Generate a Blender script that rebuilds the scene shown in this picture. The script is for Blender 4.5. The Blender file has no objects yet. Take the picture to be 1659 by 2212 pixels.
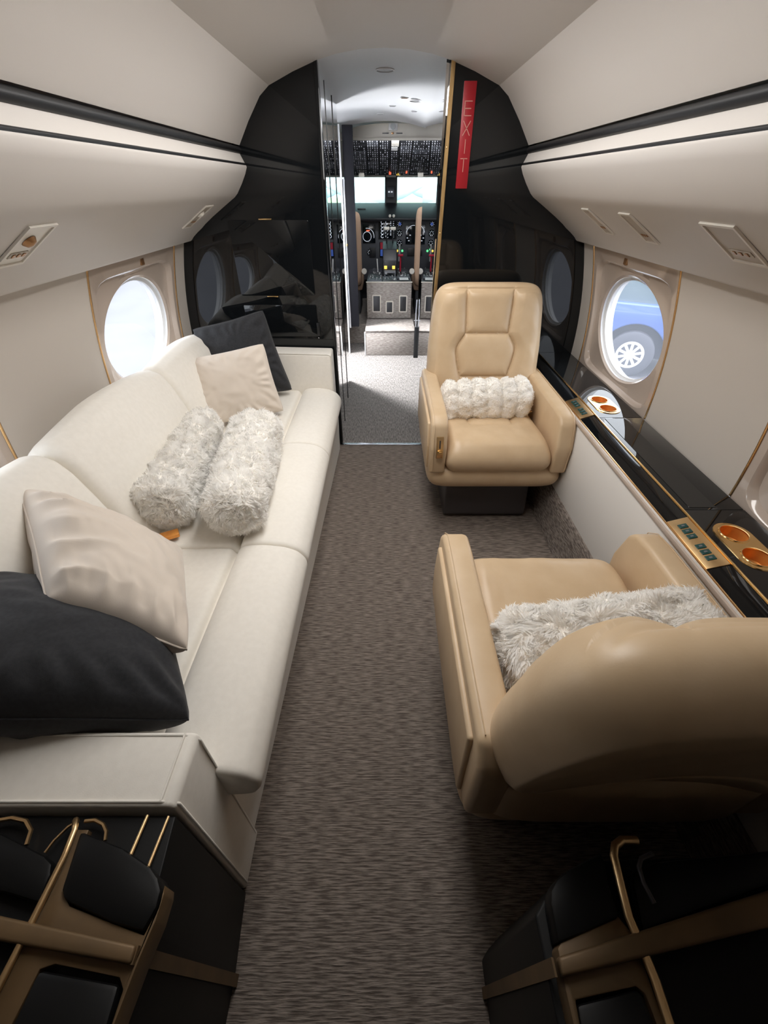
import bpy, bmesh, math, random
import numpy as np
from mathutils import Vector, Matrix, noise as mnoise

random.seed(7)
RNG = np.random.default_rng(11)
S = bpy.context.scene
PI = math.pi

# ------------------------------------------------------------------ camera, world, lights
PITCH = math.atan(706 / 900)
CAM_Z = 1.413
cd = bpy.data.cameras.new('camera'); cam = bpy.data.objects.new('camera', cd)
S.collection.objects.link(cam); S.camera = cam
cam.location = (0, 0, CAM_Z); cam.rotation_euler = (PI / 2 - PITCH, 0, 0)
cd.sensor_fit = 'VERTICAL'; cd.sensor_height = 36; cd.sensor_width = 27
cd.lens = 900 / 2212 * 36; cd.clip_start = 0.02; cd.clip_end = 300

S.view_settings.view_transform = 'Standard'; S.view_settings.look = 'None'
S.view_settings.gamma = 1; S.view_settings.exposure = 0.40
S.view_settings.use_curve_mapping = False
S.cycles.max_bounces = 12; S.cycles.diffuse_bounces = 8; S.cycles.glossy_bounces = 5
S.cycles.transmission_bounces = 6; S.cycles.transparent_max_bounces = 8
S.cycles.sample_clamp_indirect = 6; S.cycles.sample_clamp_direct = 0
S.cycles.caustics_reflective = False; S.cycles.caustics_refractive = False
S.cycles.use_denoising = True
S.cycles.blur_glossy = 0.5

SKY = 4.2            # overcast daylight
W = bpy.data.worlds.new('world'); S.world = W; W.use_nodes = True
wn = W.node_tree; wn.nodes.clear()
wo = wn.nodes.new('ShaderNodeOutputWorld'); wb = wn.nodes.new('ShaderNodeBackground')
wt = wn.nodes.new('ShaderNodeTexCoord'); ws = wn.nodes.new('ShaderNodeSeparateXYZ')
wr = wn.nodes.new('ShaderNodeValToRGB')
wr.color_ramp.elements[0].position = 0.0; wr.color_ramp.elements[0].color = (0.72, 0.78, 0.84, 1)
wr.color_ramp.elements[1].position = 0.8; wr.color_ramp.elements[1].color = (0.96, 1.0, 1.06, 1)
wn.links.new(wt.outputs['Generated'], ws.inputs[0]); wn.links.new(ws.outputs['Z'], wr.inputs[0])
wn.links.new(wr.outputs[0], wb.inputs[0]); wb.inputs[1].default_value = SKY
wn.links.new(wb.outputs[0], wo.inputs[0])

def area(name, loc, rot, sx, sy, power, col=(1, 1, 1), portal=False, spread=PI):
    l = bpy.data.lights.new(name, 'AREA'); l.shape = 'RECTANGLE'; l.size = sx; l.size_y = sy
    l.energy = power; l.color = col; l.spread = spread
    o = bpy.data.objects.new(name, l); S.collection.objects.link(o)
    o.location = loc; o.rotation_euler = rot
    if portal: l.cycles.is_portal = True
    return o

WIN_Y = [2.045, 0.715, -0.615]                      # cabin window centres along the fuselage
for wy in WIN_Y:
    for s in (-1, 1):
        if (s == 1 and wy == WIN_Y[1]) or wy == WIN_Y[2]: continue      # shade down; unseen aft pair closed to cut light from behind
        area('window_portal', (s * 1.21, wy, 0.885), (0, s * PI / 2, 0), 0.46, 0.62, 1, portal=True)
area('door_portal', (-1.12, 4.1, 0.95), (0, -PI / 2, 0), 1.9, 0.75, 1, portal=True)
area('windshield_portal', (0.075, 6.55, 1.37), (PI / 2, 0, PI), 1.7, 0.36, 1, portal=True)
# added fill lights, not real fixtures: coves, cabin ceiling, entry, vestibule, cockpit
for s in (-1, 1):
    area('added_cove_fill', (s * 0.69, 1.25, 1.575), (PI, s * math.radians(-35), 0), 0.03, 2.3, 2.6, (1.0, 0.94, 0.88))  # unseen strips added above the gaskets to balance the bright windows
area('added_ceiling_fill', (0, 1.54, 1.845), (0, 0, 0), 0.5, 1.65, 20.0, (1.0, 0.975, 0.945))  # overhead fill added to brighten the cabin
area('entry_daylight_fill', (-0.86, 4.30, 1.35), (math.radians(-24), math.radians(-50), 0), 0.25, 0.25, 66.0, (0.97, 0.98, 1.0), spread=math.radians(150))  # stands in for daylight coming through the entry door
area('added_vestibule_fill', (0, 3.9, 1.80), (0, 0, 0), 0.3, 0.5, 1.2, (0.95, 0.97, 1.0))  # weak fill added under the passage ceiling
area('added_cockpit_fill', (0.1, 5.08, 1.735), (math.radians(30), 0, 0), 0.6, 0.1, 3.6, (0.95, 0.97, 1.0))  # fill added out of sight behind the header, brightens the cockpit

# ------------------------------------------------------------------ materials
def mat(name, col, rough=0.6, metal=0.0, bump=None, vary=None, coat=0, spec=0.5, sheen=0, emit=None, trans=None):
    """bump = (kind, (sx,sy,sz), strength, distance); vary = (colour2, (sx,sy,sz))"""
    m = bpy.data.materials.new(name); m.use_nodes = True
    nt = m.node_tree; b = nt.nodes['Principled BSDF']
    b.inputs['Base Color'].default_value = (*col, 1); b.inputs['Roughness'].default_value = rough
    b.inputs['Metallic'].default_value = metal; b.inputs['Specular IOR Level'].default_value = spec
    if coat: b.inputs['Coat Weight'].default_value = coat; b.inputs['Coat Roughness'].default_value = 0.03
    if sheen: b.inputs['Sheen Weight'].default_value = sheen; b.inputs['Sheen Roughness'].default_value = 0.5
    if emit: b.inputs['Emission Color'].default_value = (*emit[0], 1); b.inputs['Emission Strength'].default_value = emit[1]
    def tex(kind, sc, det=3):
        tc = nt.nodes.new('ShaderNodeTexCoord'); mp = nt.nodes.new('ShaderNodeMapping')
        mp.inputs['Scale'].default_value = sc
        nt.links.new(tc.outputs['Object'], mp.inputs[0])
        t = nt.nodes.new('ShaderNodeTexVoronoi' if kind == 'voronoi' else 'ShaderNodeTexNoise')
        t.inputs['Scale'].default_value = 1.0
        if kind != 'voronoi': t.inputs['Detail'].default_value = det
        nt.links.new(mp.outputs[0], t.inputs['Vector'])
        return t
    if vary:
        t = tex('noise', vary[1], 4)
        r = nt.nodes.new('ShaderNodeValToRGB')
        lo, hi = (vary[2] if len(vary) > 2 else (0.35, 0.65))
        r.color_ramp.elements[0].position = lo; r.color_ramp.elements[0].color = (*col, 1)
        r.color_ramp.elements[1].position = hi; r.color_ramp.elements[1].color = (*vary[0], 1)
        nt.links.new(t.outputs[0], r.inputs[0]); nt.links.new(r.outputs[0], b.inputs['Base Color'])
    if bump:
        t = tex(bump[0], bump[1]); bp = nt.nodes.new('ShaderNodeBump')
        bp.inputs['Strength'].default_value = bump[2]; bp.inputs['Distance'].default_value = bump[3]
        nt.links.new(t.outputs[0], bp.inputs['Height']); nt.links.new(bp.outputs[0], b.inputs['Normal'])
    return m

M = {}
M['ceiling'] = mat('ceiling_leatherette', (0.60, 0.565, 0.53), 0.55, bump=('noise', (400, 400, 400), 0.08, 0.001))
M['wall'] = mat('wall_leatherette', (0.56, 0.515, 0.465), 0.6, bump=('noise', (350, 350, 350), 0.08, 0.001))
M['white_panel'] = mat('white_leatherette', (0.72, 0.70, 0.67), 0.5, bump=('noise', (300, 300, 300), 0.05, 0.001))
M['vestibule'] = mat('vestibule_white', (0.74, 0.75, 0.77), 0.45)
M['black'] = mat('black_lacquer', (0.006, 0.007, 0.008), 0.03, spec=0.45)
M['black_satin'] = mat('black_satin', (0.012, 0.013, 0.015), 0.3)
M['cabinet_black'] = mat('cabinet_black', (0.006, 0.006, 0.006), 0.45, spec=0.18)
M['door_black'] = mat('door_black', (0.008, 0.008, 0.011), 0.5, spec=0.12)
M['rubber'] = mat('black_rubber', (0.008, 0.008, 0.009), 0.45, spec=0.25)
M['mirror'] = mat('mirror', (0.93, 0.94, 0.95), 0.0, 1.0)
M['chrome'] = mat('chrome', (0.55, 0.57, 0.62), 0.22, 1.0)
M['gold'] = mat('polished_gold', (0.95, 0.66, 0.30), 0.16, 1.0)
M['gold_satin'] = mat('satin_gold', (0.72, 0.50, 0.26), 0.35, 1.0, bump=('noise', (60, 60, 60), 0.05, 0.002))
M['gold_dull'] = mat('dull_gold', (0.17, 0.105, 0.048), 0.5, 0.35, vary=((0.11, 0.07, 0.034), (9, 9, 9)))
M['copper'] = mat('copper_cup', (0.95, 0.42, 0.10), 0.42, 0.55, vary=((0.85, 0.34, 0.08), (40, 40, 40)))
M['brass_edge'] = mat('brass_edge', (0.42, 0.27, 0.11), 0.45, 0.5, vary=((0.28, 0.17, 0.07), (60, 60, 12)))
M['frame'] = mat('window_panel_gloss', (0.50, 0.42, 0.36), 0.12, coat=0.5)
M['unit_beige'] = mat('unit_beige_plastic', (0.46, 0.41, 0.35), 0.5)
M['gold_trim'] = mat('gold_trim', (0.80, 0.52, 0.26), 0.25, 0.9)
M['sofa'] = mat('cream_twill', (0.84, 0.805, 0.74), 0.75, bump=('noise', (900, 500, 900), 0.25, 0.0006), vary=((0.81, 0.775, 0.71), (60, 60, 60)), sheen=0.15)
M['leather'] = mat('tan_leather', (0.60, 0.45, 0.29), 0.40, bump=('noise', (160, 160, 160), 0.12, 0.0012), vary=((0.56, 0.41, 0.255), (14, 14, 14)))
M['leather_dark'] = mat('seam_shadow_leather', (0.30, 0.20, 0.11), 0.6)
M['cream_cushion'] = mat('cream_velvet', (0.68, 0.60, 0.52), 0.85, sheen=0.35, bump=('noise', (500, 500, 500), 0.2, 0.0006))
M['dark_cushion'] = mat('charcoal_linen', (0.024, 0.025, 0.029), 0.9, sheen=0.12, bump=('noise', (900, 300, 900), 0.4, 0.0008), vary=((0.016, 0.017, 0.02), (120, 120, 120)))
M['fur'] = mat('white_faux_fur', (0.96, 0.95, 0.93), 0.85, sheen=0.2)
_nt = M['fur'].node_tree; _b = _nt.nodes['Principled BSDF']; _o = _nt.nodes['Material Output']
_t = _nt.nodes.new('ShaderNodeBsdfTranslucent'); _t.inputs[0].default_value = (0.97, 0.96, 0.94, 1); _m = _nt.nodes.new('ShaderNodeMixShader'); _m.inputs[0].default_value = 0.5
_nt.links.new(_b.outputs[0], _m.inputs[1]); _nt.links.new(_t.outputs[0], _m.inputs[2]); _nt.links.new(_m.outputs[0], _o.inputs[0])
M['fur_core'] = mat('white_fur_core', (0.94, 0.91, 0.86), 0.95)
M['grey_base'] = mat('dark_grey_plastic', (0.045, 0.04, 0.042), 0.45)
M['concrete'] = mat('concrete_apron', (0.125, 0.125, 0.143), 0.9, vary=((0.105, 0.105, 0.122), (0.8, 0.8, 0.8)))
M['grass'] = mat('grass', (0.25, 0.42, 0.12), 0.9, vary=((0.33, 0.48, 0.18), (0.3, 0.3, 0.3)))

M['red'] = mat('red_sign', (0.30, 0.009, 0.016), 0.35)
M['sign_text'] = mat('sign_lettering', (0.50, 0.22, 0.18), 0.5)
M['panel_dark'] = mat('instrument_black', (0.018, 0.019, 0.023), 0.45)
M['panel_grey'] = mat('instrument_grey', (0.075, 0.08, 0.095), 0.5)
M['screen'] = mat('screen_black', (0.004, 0.008, 0.012), 0.12)
M['white_mark'] = mat('screen_white', (0.7, 0.72, 0.78), 0.5, emit=((0.8, 0.85, 0.95), 0.45))
M['white_plastic'] = mat('white_plastic', (0.72, 0.72, 0.72), 0.4)
M['cream_plastic'] = mat('cream_plastic', (0.72, 0.68, 0.61), 0.45)
M['grey_mark'] = mat('grey_mark', (0.15, 0.155, 0.17), 0.5)
M['red_lamp'] = mat('red_lamp', (0.6, 0.05, 0.03), 0.4, emit=((1.0, 0.12, 0.05), 1.3))
M['amber_lamp'] = mat('amber_lamp', (0.8, 0.5, 0.05), 0.4, emit=((1.0, 0.62, 0.10), 1.0))
M['green_lamp'] = mat('green_lamp', (0.1, 0.7, 0.2), 0.4, emit=((0.15, 1.0, 0.35), 0.9))
M['blue_screen'] = mat('blue_screen', (0.02, 0.05, 0.2), 0.4, emit=((0.08, 0.16, 0.6), 0.25))
M['red_handle'] = mat('red_handle', (0.5, 0.02, 0.05), 0.4)
M['tan_cloth'] = mat('pilot_seat_tan', (0.42, 0.28, 0.19), 0.7)
M['lambswool'] = mat('pilot_seat_fleece', (0.8, 0.82, 0.78), 0.9)
M['grille'] = mat('speaker_grille', (0.33, 0.34, 0.35), 0.6)
M['dark_button'] = mat('dark_green_button', (0.01, 0.06, 0.055), 0.3)
M['bronze'] = mat('bronze', (0.35, 0.19, 0.09), 0.35, 0.7)
M['car_blue'] = mat('blue_car_paint', (0.07, 0.13, 0.36), 0.15, coat=0.7)
M['car_glass'] = mat('car_glass', (0.12, 0.16, 0.18), 0.05, coat=0.5)
M['tyre'] = mat('tyre_rubber', (0.07, 0.07, 0.085), 0.8)
M['rim'] = mat('rim_silver', (0.75, 0.77, 0.8), 0.35, 0.2)
M['aircraft_white'] = mat('aircraft_white', (0.8, 0.82, 0.84), 0.3)

def carpet(name, c1, c2, sc):
    m = mat(name, c1, 0.95, vary=(c2, sc, (0.38, 0.62)), bump=('noise', sc, 0.9, 0.006))
    return m
M['carpet'] = carpet('heathered_carpet', (0.095, 0.075, 0.062), (0.265, 0.222, 0.19), (24, 260, 60))
M['carpet_side'] = carpet('heathered_carpet_side', (0.085, 0.067, 0.056), (0.235, 0.20, 0.175), (60, 34, 210))
M['carpet_pale'] = carpet('pale_carpet', (0.24, 0.21, 0.19), (0.42, 0.38, 0.35), (30, 60, 160))
M['carpet_runner'] = carpet('runner_carpet', (0.13, 0.12, 0.112), (0.27, 0.25, 0.235), (150, 26, 60))

def glass_mat(nm='acrylic_pane', tint=(1, 1, 1), haze=0.10):
    m = bpy.data.materials.new(nm); m.use_nodes = True; nt = m.node_tree; nt.nodes.clear()
    o = nt.nodes.new('ShaderNodeOutputMaterial'); t = nt.nodes.new('ShaderNodeBsdfTransparent')
    g = nt.nodes.new('ShaderNodeBsdfGlossy'); d = nt.nodes.new('ShaderNodeBsdfTranslucent')
    a = nt.nodes.new('ShaderNodeMixShader'); b = nt.nodes.new('ShaderNodeMixShader')
    g.inputs['Roughness'].default_value = 0.02; d.inputs[0].default_value = (0.85, 0.9, 1.0, 1)
    a.inputs[0].default_value = 0.05; b.inputs[0].default_value = haze; t.inputs[0].default_value = (*tint, 1)
    nt.links.new(t.outputs[0], a.inputs[1]); nt.links.new(g.outputs[0], a.inputs[2])
    nt.links.new(a.outputs[0], b.inputs[1]); nt.links.new(d.outputs[0], b.inputs[2])
    nt.links.new(b.outputs[0], o.inputs[0]); return m
M['glass'] = glass_mat()
M['windshield'] = glass_mat('tinted_windshield', (0.80, 1.0, 0.96), 0.10)

# ------------------------------------------------------------------ object helpers
C = S.collection
def tag(o, label=None, cat=None, group=None, kind=None):
    if label: o['label'] = label
    if cat: o['category'] = cat
    if group: o['group'] = group
    if kind: o['kind'] = kind
    return o
def empty(name, loc, label=None, cat=None, group=None, rz=0):
    o = bpy.data.objects.new(name, None); C.objects.link(o)
    o.location = loc; o.rotation_euler = (0, 0, rz); o.empty_display_size = 0.05
    return tag(o, label, cat, group)
def mesh(name, v, f, m, parent=None, smooth=35, M4=None, weld=False):
    if M4 is not None: v = [tuple(M4 @ Vector(p)) for p in v]
    me = bpy.data.meshes.new(name); me.from_pydata([tuple(map(float, p)) for p in v], [], [tuple(map(int, q)) for q in f]); 
    bm = bmesh.new(); bm.from_mesh(me)
    if weld: bmesh.ops.remove_doubles(bm, verts=bm.verts, dist=1e-5)
    bmesh.ops.recalc_face_normals(bm, faces=bm.faces); bm.to_mesh(me); bm.free()
    return link(name, me, m, parent, smooth)
def link(name, me, m, parent=None, smooth=35):
    for mm in (m if isinstance(m, (list, tuple)) else [m]): me.materials.append(mm)
    if smooth:
        me.shade_smooth()
        try: me.set_sharp_from_angle(angle=math.radians(smooth))
        except Exception: pass
    o = bpy.data.objects.new(name, me); C.objects.link(o)
    if parent: o.parent = parent
    return o
def bmobj(name, bm, m, parent=None, smooth=35):
    me = bpy.data.meshes.new(name); bmesh.ops.recalc_face_normals(bm, faces=bm.faces)
    bm.to_mesh(me); bm.free(); return link(name, me, m, parent, smooth)
def add_box(bm, lo, hi, bev=0.0, seg=2, M4=None):
    b2 = bmesh.new()
    vs = [b2.verts.new((x, y, z)) for x in (lo[0], hi[0]) for y in (lo[1], hi[1]) for z in (lo[2], hi[2])]
    for q in ((0, 1, 3, 2), (4, 6, 7, 5), (0, 4, 5, 1), (2, 3, 7, 6), (0, 2, 6, 4), (1, 5, 7, 3)):
        b2.faces.new([vs[i] for i in q])
    if bev > 0: bmesh.ops.bevel(b2, geom=b2.edges[:], offset=bev, segments=seg, profile=0.5, affect='EDGES')
    if M4 is not None: b2.transform(M4)
    me = bpy.data.meshes.new('t'); b2.to_mesh(me); b2.free(); bm.from_mesh(me); bpy.data.meshes.remove(me)
def box(name, lo, hi, m, parent=None, bev=0.0, seg=2, M4=None):
    bm = bmesh.new(); add_box(bm, lo, hi, bev, seg, M4); return bmobj(name, bm, m, parent)
def add_prism(bm, pts, axis, a, b, bev=0.0, seg=3, M4=None):
    """pts 2-D; axis 'x': pts=(y,z); 'y': pts=(x,z); 'z': pts=(x,y)"""
    b2 = bmesh.new()
    def P3(p, t):
        return {'x': (t, p[0], p[1]), 'y': (p[0], t, p[1]), 'z': (p[0], p[1], t)}[axis]
    A = [b2.verts.new(P3(p, a)) for p in pts]; B = [b2.verts.new(P3(p, b)) for p in pts]
    n = len(pts); b2.faces.new(A); b2.faces.new(B[::-1])
    for i in range(n): b2.faces.new((A[i], B[i], B[(i + 1) % n], A[(i + 1) % n]))
    bmesh.ops.recalc_face_normals(b2, faces=b2.faces)
    if bev > 0: bmesh.ops.bevel(b2, geom=b2.edges[:], offset=bev, segments=seg, profile=0.5, affect='EDGES', clamp_overlap=True)
    if M4 is not None: b2.transform(M4)
    me = bpy.data.meshes.new('t'); b2.to_mesh(me); b2.free(); bm.from_mesh(me); bpy.data.meshes.remove(me)
def prism(name, pts, axis, a, b, m, parent=None, bev=0.0, seg=3, M4=None, smooth=35):
    bm = bmesh.new(); add_prism(bm, pts, axis, a, b, bev, seg, M4); return bmobj(name, bm, m, parent, smooth)
def add_tube(bm, pts, r, n=8, closed=False):
    pts = [Vector(p) for p in pts]; rings = []; N = len(pts)
    for i, p in enumerate(pts):
        a = pts[(i - 1) % N] if (closed or i > 0) else p; b = pts[(i + 1) % N] if (closed or i < N - 1) else p
        d = (b - a).normalized(); up = Vector((0, 0, 1)) if abs(d.z) < 0.9 else Vector((1, 0, 0))
        u = d.cross(up).normalized(); w = d.cross(u)
        rr = r[i] if isinstance(r, (list, tuple)) else r
        rings.append([bm.verts.new(p + (u * math.cos(2 * PI * k / n) + w * math.sin(2 * PI * k / n)) * rr) for k in range(n)])
    for i in range(N if closed else N - 1):
        A, B = rings[i], rings[(i + 1) % N]
        for k in range(n): bm.faces.new((A[k], A[(k + 1) % n], B[(k + 1) % n], B[k]))
    if not closed: bm.faces.new(rings[0]); bm.faces.new(rings[-1][::-1])
def tube(name, pts, r, m, parent=None, n=8, closed=False):
    bm = bmesh.new(); add_tube(bm, pts, r, n, closed); return bmobj(name, bm, m, parent, 60)
def add_lathe(bm, prof, M4, n=32, cap=True):
    """prof = [(r,h)], axis local z"""
    rings = []
    for r, h in prof:
        rings.append([bm.verts.new(M4 @ Vector((r * math.cos(2 * PI * k / n), r * math.sin(2 * PI * k / n), h))) for k in range(n)])
    for A, B in zip(rings, rings[1:]):
        for k in range(n): bm.faces.new((A[k], A[(k + 1) % n], B[(k + 1) % n], B[k]))
    if cap and prof[0][0] > 1e-6: bm.faces.new(rings[0])
    if cap and prof[-1][0] > 1e-6: bm.faces.new(rings[-1][::-1])
def lathe(name, prof, M4, m, parent=None, n=32, cap=True):
    bm = bmesh.new(); add_lathe(bm, prof, M4, n, cap); bmesh.ops.remove_doubles(bm, verts=bm.verts, dist=1e-6)
    return bmobj(name, bm, m, parent, 40)
def T(x, y, z): return Matrix.Translation((x, y, z))
def R(a, ax): return Matrix.Rotation(a, 4, ax)
def frame(o, ex, ey, ez):
    m = Matrix.Identity(4)
    for i, e in enumerate((ex, ey, ez)):
        for j in range(3): m[j][i] = e[j]
    for j in range(3): m[j][3] = o[j]
    return m
def strip(name, prof, y0, y1, m, parent=None, ny=1, smooth=35, sgn=1):
    """open profile [(x,z)] swept along y"""
    v, f = [], []; n = len(prof)
    for j in range(ny + 1):
        y = y0 + (y1 - y0) * j / ny
        v += [(sgn * x, y, z) for x, z in prof]
    for j in range(ny):
        for i in range(n - 1): f.append((j * n + i, j * n + i + 1, (j + 1) * n + i + 1, (j + 1) * n + i))
    return mesh(name, v, f, m, parent, smooth)
def rrect(w, h, r, n=5, cx=0, cy=0):
    out = []
    for sx, sy, a0 in ((1, 1, 0), (-1, 1, PI / 2), (-1, -1, PI), (1, -1, 1.5 * PI)):
        for k in range(n + 1):
            a = a0 + k * PI / 2 / n
            out.append((cx + sx * (w - r) + r * math.cos(a), cy + sy * (h - r) + r * math.sin(a)))
    return out
def slab(hw, hh, Tk, n=8, r=0.25, N=48, disp=None, Nz=1.0, bow=None, M4=None):
    """padded panel: local x width, y height, +z front.  returns verts, faces"""
    a = np.sin(np.linspace(-1, 1, N + 1) * PI / 2); v = []; f = []
    for side in (1, -1):
        for t in a:
            for s in a:
                m = max(abs(s), abs(t)); ln = (abs(s) ** n + abs(t) ** n) ** (1.0 / n)
                k = m / ln if ln > 1e-9 else 0
                u, w = s * k, t * k
                W_ = hw(w) if callable(hw) else hw
                x, y = u * W_, w * hh
                e = math.sqrt(max(0, 1 - (1 - min((1 - m) / r, 1)) ** 2))
                z = side * Tk / 2 * e
                if disp and side == 1: z += disp(x, y) * min(1, (1 - m) / (r * 0.5))
                if disp and side == -1 and Nz != 1.0: z -= Nz(x, y) * min(1, (1 - m) / (r * 0.5))
                if bow: z += bow(x, y)
                v.append((x, y, z))
    L = N + 1
    for sd in range(2):
        for j in range(N):
            for i in range(N):
                q = (sd * L * L + j * L + i, sd * L * L + j * L + i + 1, sd * L * L + (j + 1) * L + i + 1, sd * L * L + (j + 1) * L + i)
                f.append(q if sd == 0 else q[::-1])
    if M4 is not None: v = [tuple(M4 @ Vector(p)) for p in v]
    return v, f
def sweep_cushion(name, prof, y0, y1, m, parent=None, endr=0.03, ny=26, mod=None, smooth=60):
    """closed (x,z) outline swept along y with rounded ends"""
    P = np.array(prof, float); c = P.mean(0)
    # resample
    Q = np.vstack([P, P[:1]]); d = np.r_[0, np.cumsum(np.hypot(*np.diff(Q, axis=0).T))]
    n = 200; t = np.linspace(0, d[-1], n, endpoint=False)
    P = np.c_[np.interp(t, d, Q[:, 0]), np.interp(t, d, Q[:, 1])]
    for _ in range(4): P = (np.roll(P, 1, 0) + 2 * P + np.roll(P, -1, 0)) / 4
    tg = np.roll(P, -1, 0) - np.roll(P, 1, 0); nr = np.c_[tg[:, 1], -tg[:, 0]]; nr /= np.linalg.norm(nr, axis=1)[:, None]
    if ((P + nr * 1e-3 - c) ** 2).sum() < ((P - c) ** 2).sum(): nr = -nr
    v, f = [], []; L = y1 - y0; a = np.linspace(0, 1, ny + 1); ys = (1 - np.cos(a * PI)) / 2 * L
    for j, yy in enumerate(ys):
        e = min(yy, L - yy); k = 0 if e >= endr else endr - math.sqrt(max(0, endr ** 2 - (endr - e) ** 2))
        R2 = P - nr * k
        for x, z in R2:
            p = (x, y0 + yy, z)
            if mod: p = mod(p, yy / L)
            v.append(p)
    for j in range(ny):
        for i in range(n): f.append((j * n + i, j * n + (i + 1) % n, (j + 1) * n + (i + 1) % n, (j + 1) * n + i))
    f.append(tuple(range(n))); f.append(tuple(range(ny * n, ny * n + n))[::-1])
    return mesh(name, v, f, m, parent, smooth)
def nz(x, y, z, s=1.0): return mnoise.noise(Vector((x * s, y * s, z * s)))

def pillow(name, A, B, Cc, D, Tk, m, label, cat, group, wr=0.006, seed=0, N=90, fold=0.0):
    """scatter cushion through four corner points"""
    A, B, Cc, D = map(Vector, (A, B, Cc, D)); nrm = (Cc - A).cross(D - B).normalized()
    ctr = (A + B + Cc + D) / 4
    if nrm.z < 0: nrm = -nrm
    a = np.sin(np.linspace(-1, 1, N + 1) * PI / 2); v = []; f = []
    def base(s, t):
        s2 = s * (1 - 0.055 * (1 - t * t)) * (1 - 0.035 * abs(s * t) ** 6); t2 = t * (1 - 0.055 * (1 - s * s)) * (1 - 0.035 * abs(s * t) ** 6)
        u, w = (s2 + 1) / 2, (t2 + 1) / 2
        return A * (1 - u) * (1 - w) + B * u * (1 - w) + Cc * u * w + D * (1 - u) * w
    for side in (1, -1):
        for t in a:
            for s in a:
                p = base(s, t); e = (max(0, 1 - s * s) * max(0, 1 - t * t)) ** 0.38
                edge = 1 - max(abs(s), abs(t))
                ang = math.atan2(t, s)
                w1 = math.sin(ang * 23 + seed + 3 * nz(s * 2, t * 2, seed)) * math.exp(-((edge - 0.16) / 0.14) ** 2) * wr
                w2 = nz(s * 2.2 + seed, t * 2.2, side * 3.0) * wr * 2.0 + nz(s * 6 + seed, t * 6, side) * wr * 0.7
                k = min(1, edge * 9)
                if fold:
                    w1 = fold * math.exp(-((t + 1) / 0.75) ** 1.5) * (1 - abs(math.sin(s * 9 + 1.6 * nz(s * 2, t * 1.5, seed + 5)))) ** 1.0 - fold * 0.3
                    w1 += fold * 0.7 * math.exp(-((1 - s) / 0.30) ** 2) * (1 - abs(math.sin(t * 8 + 2 * nz(s * 2, t * 2, seed))))
                v.append(p + nrm * (side * (Tk / 2 * e) + (w1 + w2 * side) * k))
    L = N + 1
    for sd in range(2):
        for j in range(N):
            for i in range(N):
                q = (sd * L * L + j * L + i, sd * L * L + j * L + i + 1, sd * L * L + (j + 1) * L + i + 1, sd * L * L + (j + 1) * L + i)
                f.append(q if sd == 0 else q[::-1])
    root = mesh(name, v, f, m, None, 80, weld=True)
    tag(root, label, cat, group)
    # piped seam
    pts = []
    for (s0, t0, s1, t1) in ((-1, -1, 1, -1), (1, -1, 1, 1), (1, 1, -1, 1), (-1, 1, -1, -1)):
        for k in range(18): pts.append(base(s0 + (s1 - s0) * k / 18, t0 + (t1 - t0) * k / 18))
    tube('seam', pts, 0.0028, m, root, 6, closed=True)
    return root

def fur_blades(name, V, F, count, length, width, m, parent, lean=0.6, seed=1, mask=None):
    rng = np.random.default_rng(seed); V = np.array([tuple(p) for p in V], float)
    F3 = np.array([(q[0], q[1], q[2]) for q in F] + [(q[0], q[2], q[3]) for q in F if len(q) == 4])
    a, b, c = V[F3[:, 0]], V[F3[:, 1]], V[F3[:, 2]]
    nr = np.cross(b - a, c - a); ar = np.linalg.norm(nr, axis=1) + 1e-12; nr /= ar[:, None]
    ctr = V.mean(0)
    idx = rng.choice(len(F3), count, p=ar / ar.sum())
    r1, r2 = rng.random(count), rng.random(count); s = np.sqrt(r1)
    p = a[idx] * (1 - s)[:, None] + b[idx] * (s * (1 - r2))[:, None] + c[idx] * (s * r2)[:, None]
    n = nr[idx]
    # clump direction field
    cl = np.array([[nz(q[0] * 30, q[1] * 30, q[2] * 30 + k * 9) for k in range(3)] for q in p]) * 2.0
    cl += rng.normal(0, 0.22, cl.shape)
    cl -= n * (cl * n).sum(1)[:, None]
    d = n * 0.75 + cl * lean; d /= np.linalg.norm(d, axis=1)[:, None]
    nn = n * 0.8 + cl * 0.35 + np.array([0, 0, 0.35]) + rng.normal(0, 0.12, n.shape); nn /= np.linalg.norm(nn, axis=1)[:, None]
    side = np.cross(d, nn); side /= np.linalg.norm(side, axis=1)[:, None]
    ln = length * rng.uniform(0.6, 1.15, count)[:, None]
    w = width * rng.uniform(0.6, 1.2, count)[:, None]
    mid = p + d * ln * 0.55; tip = p + (d * 0.8 + cl * lean * 0.45) * ln * 0.98 + np.array([0, 0, -0.1]) * ln
    verts = np.stack([p - side * w, p + side * w, mid + side * w * 0.75, mid - side * w * 0.75, tip], 1).reshape(-1, 3)
    k = np.arange(count)[:, None] * 5
    quads = (k + np.array([0, 1, 2, 3])).tolist(); tris = (k + np.array([3, 2, 4])).tolist()
    me = bpy.data.meshes.new(name); me.from_pydata(verts.tolist(), [], quads + tris); me.materials.append(m)
    me.shade_smooth()
    o = bpy.data.objects.new(name, me); C.objects.link(o)
    if parent: o.parent = parent
    return tag(o, kind='stuff')

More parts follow.
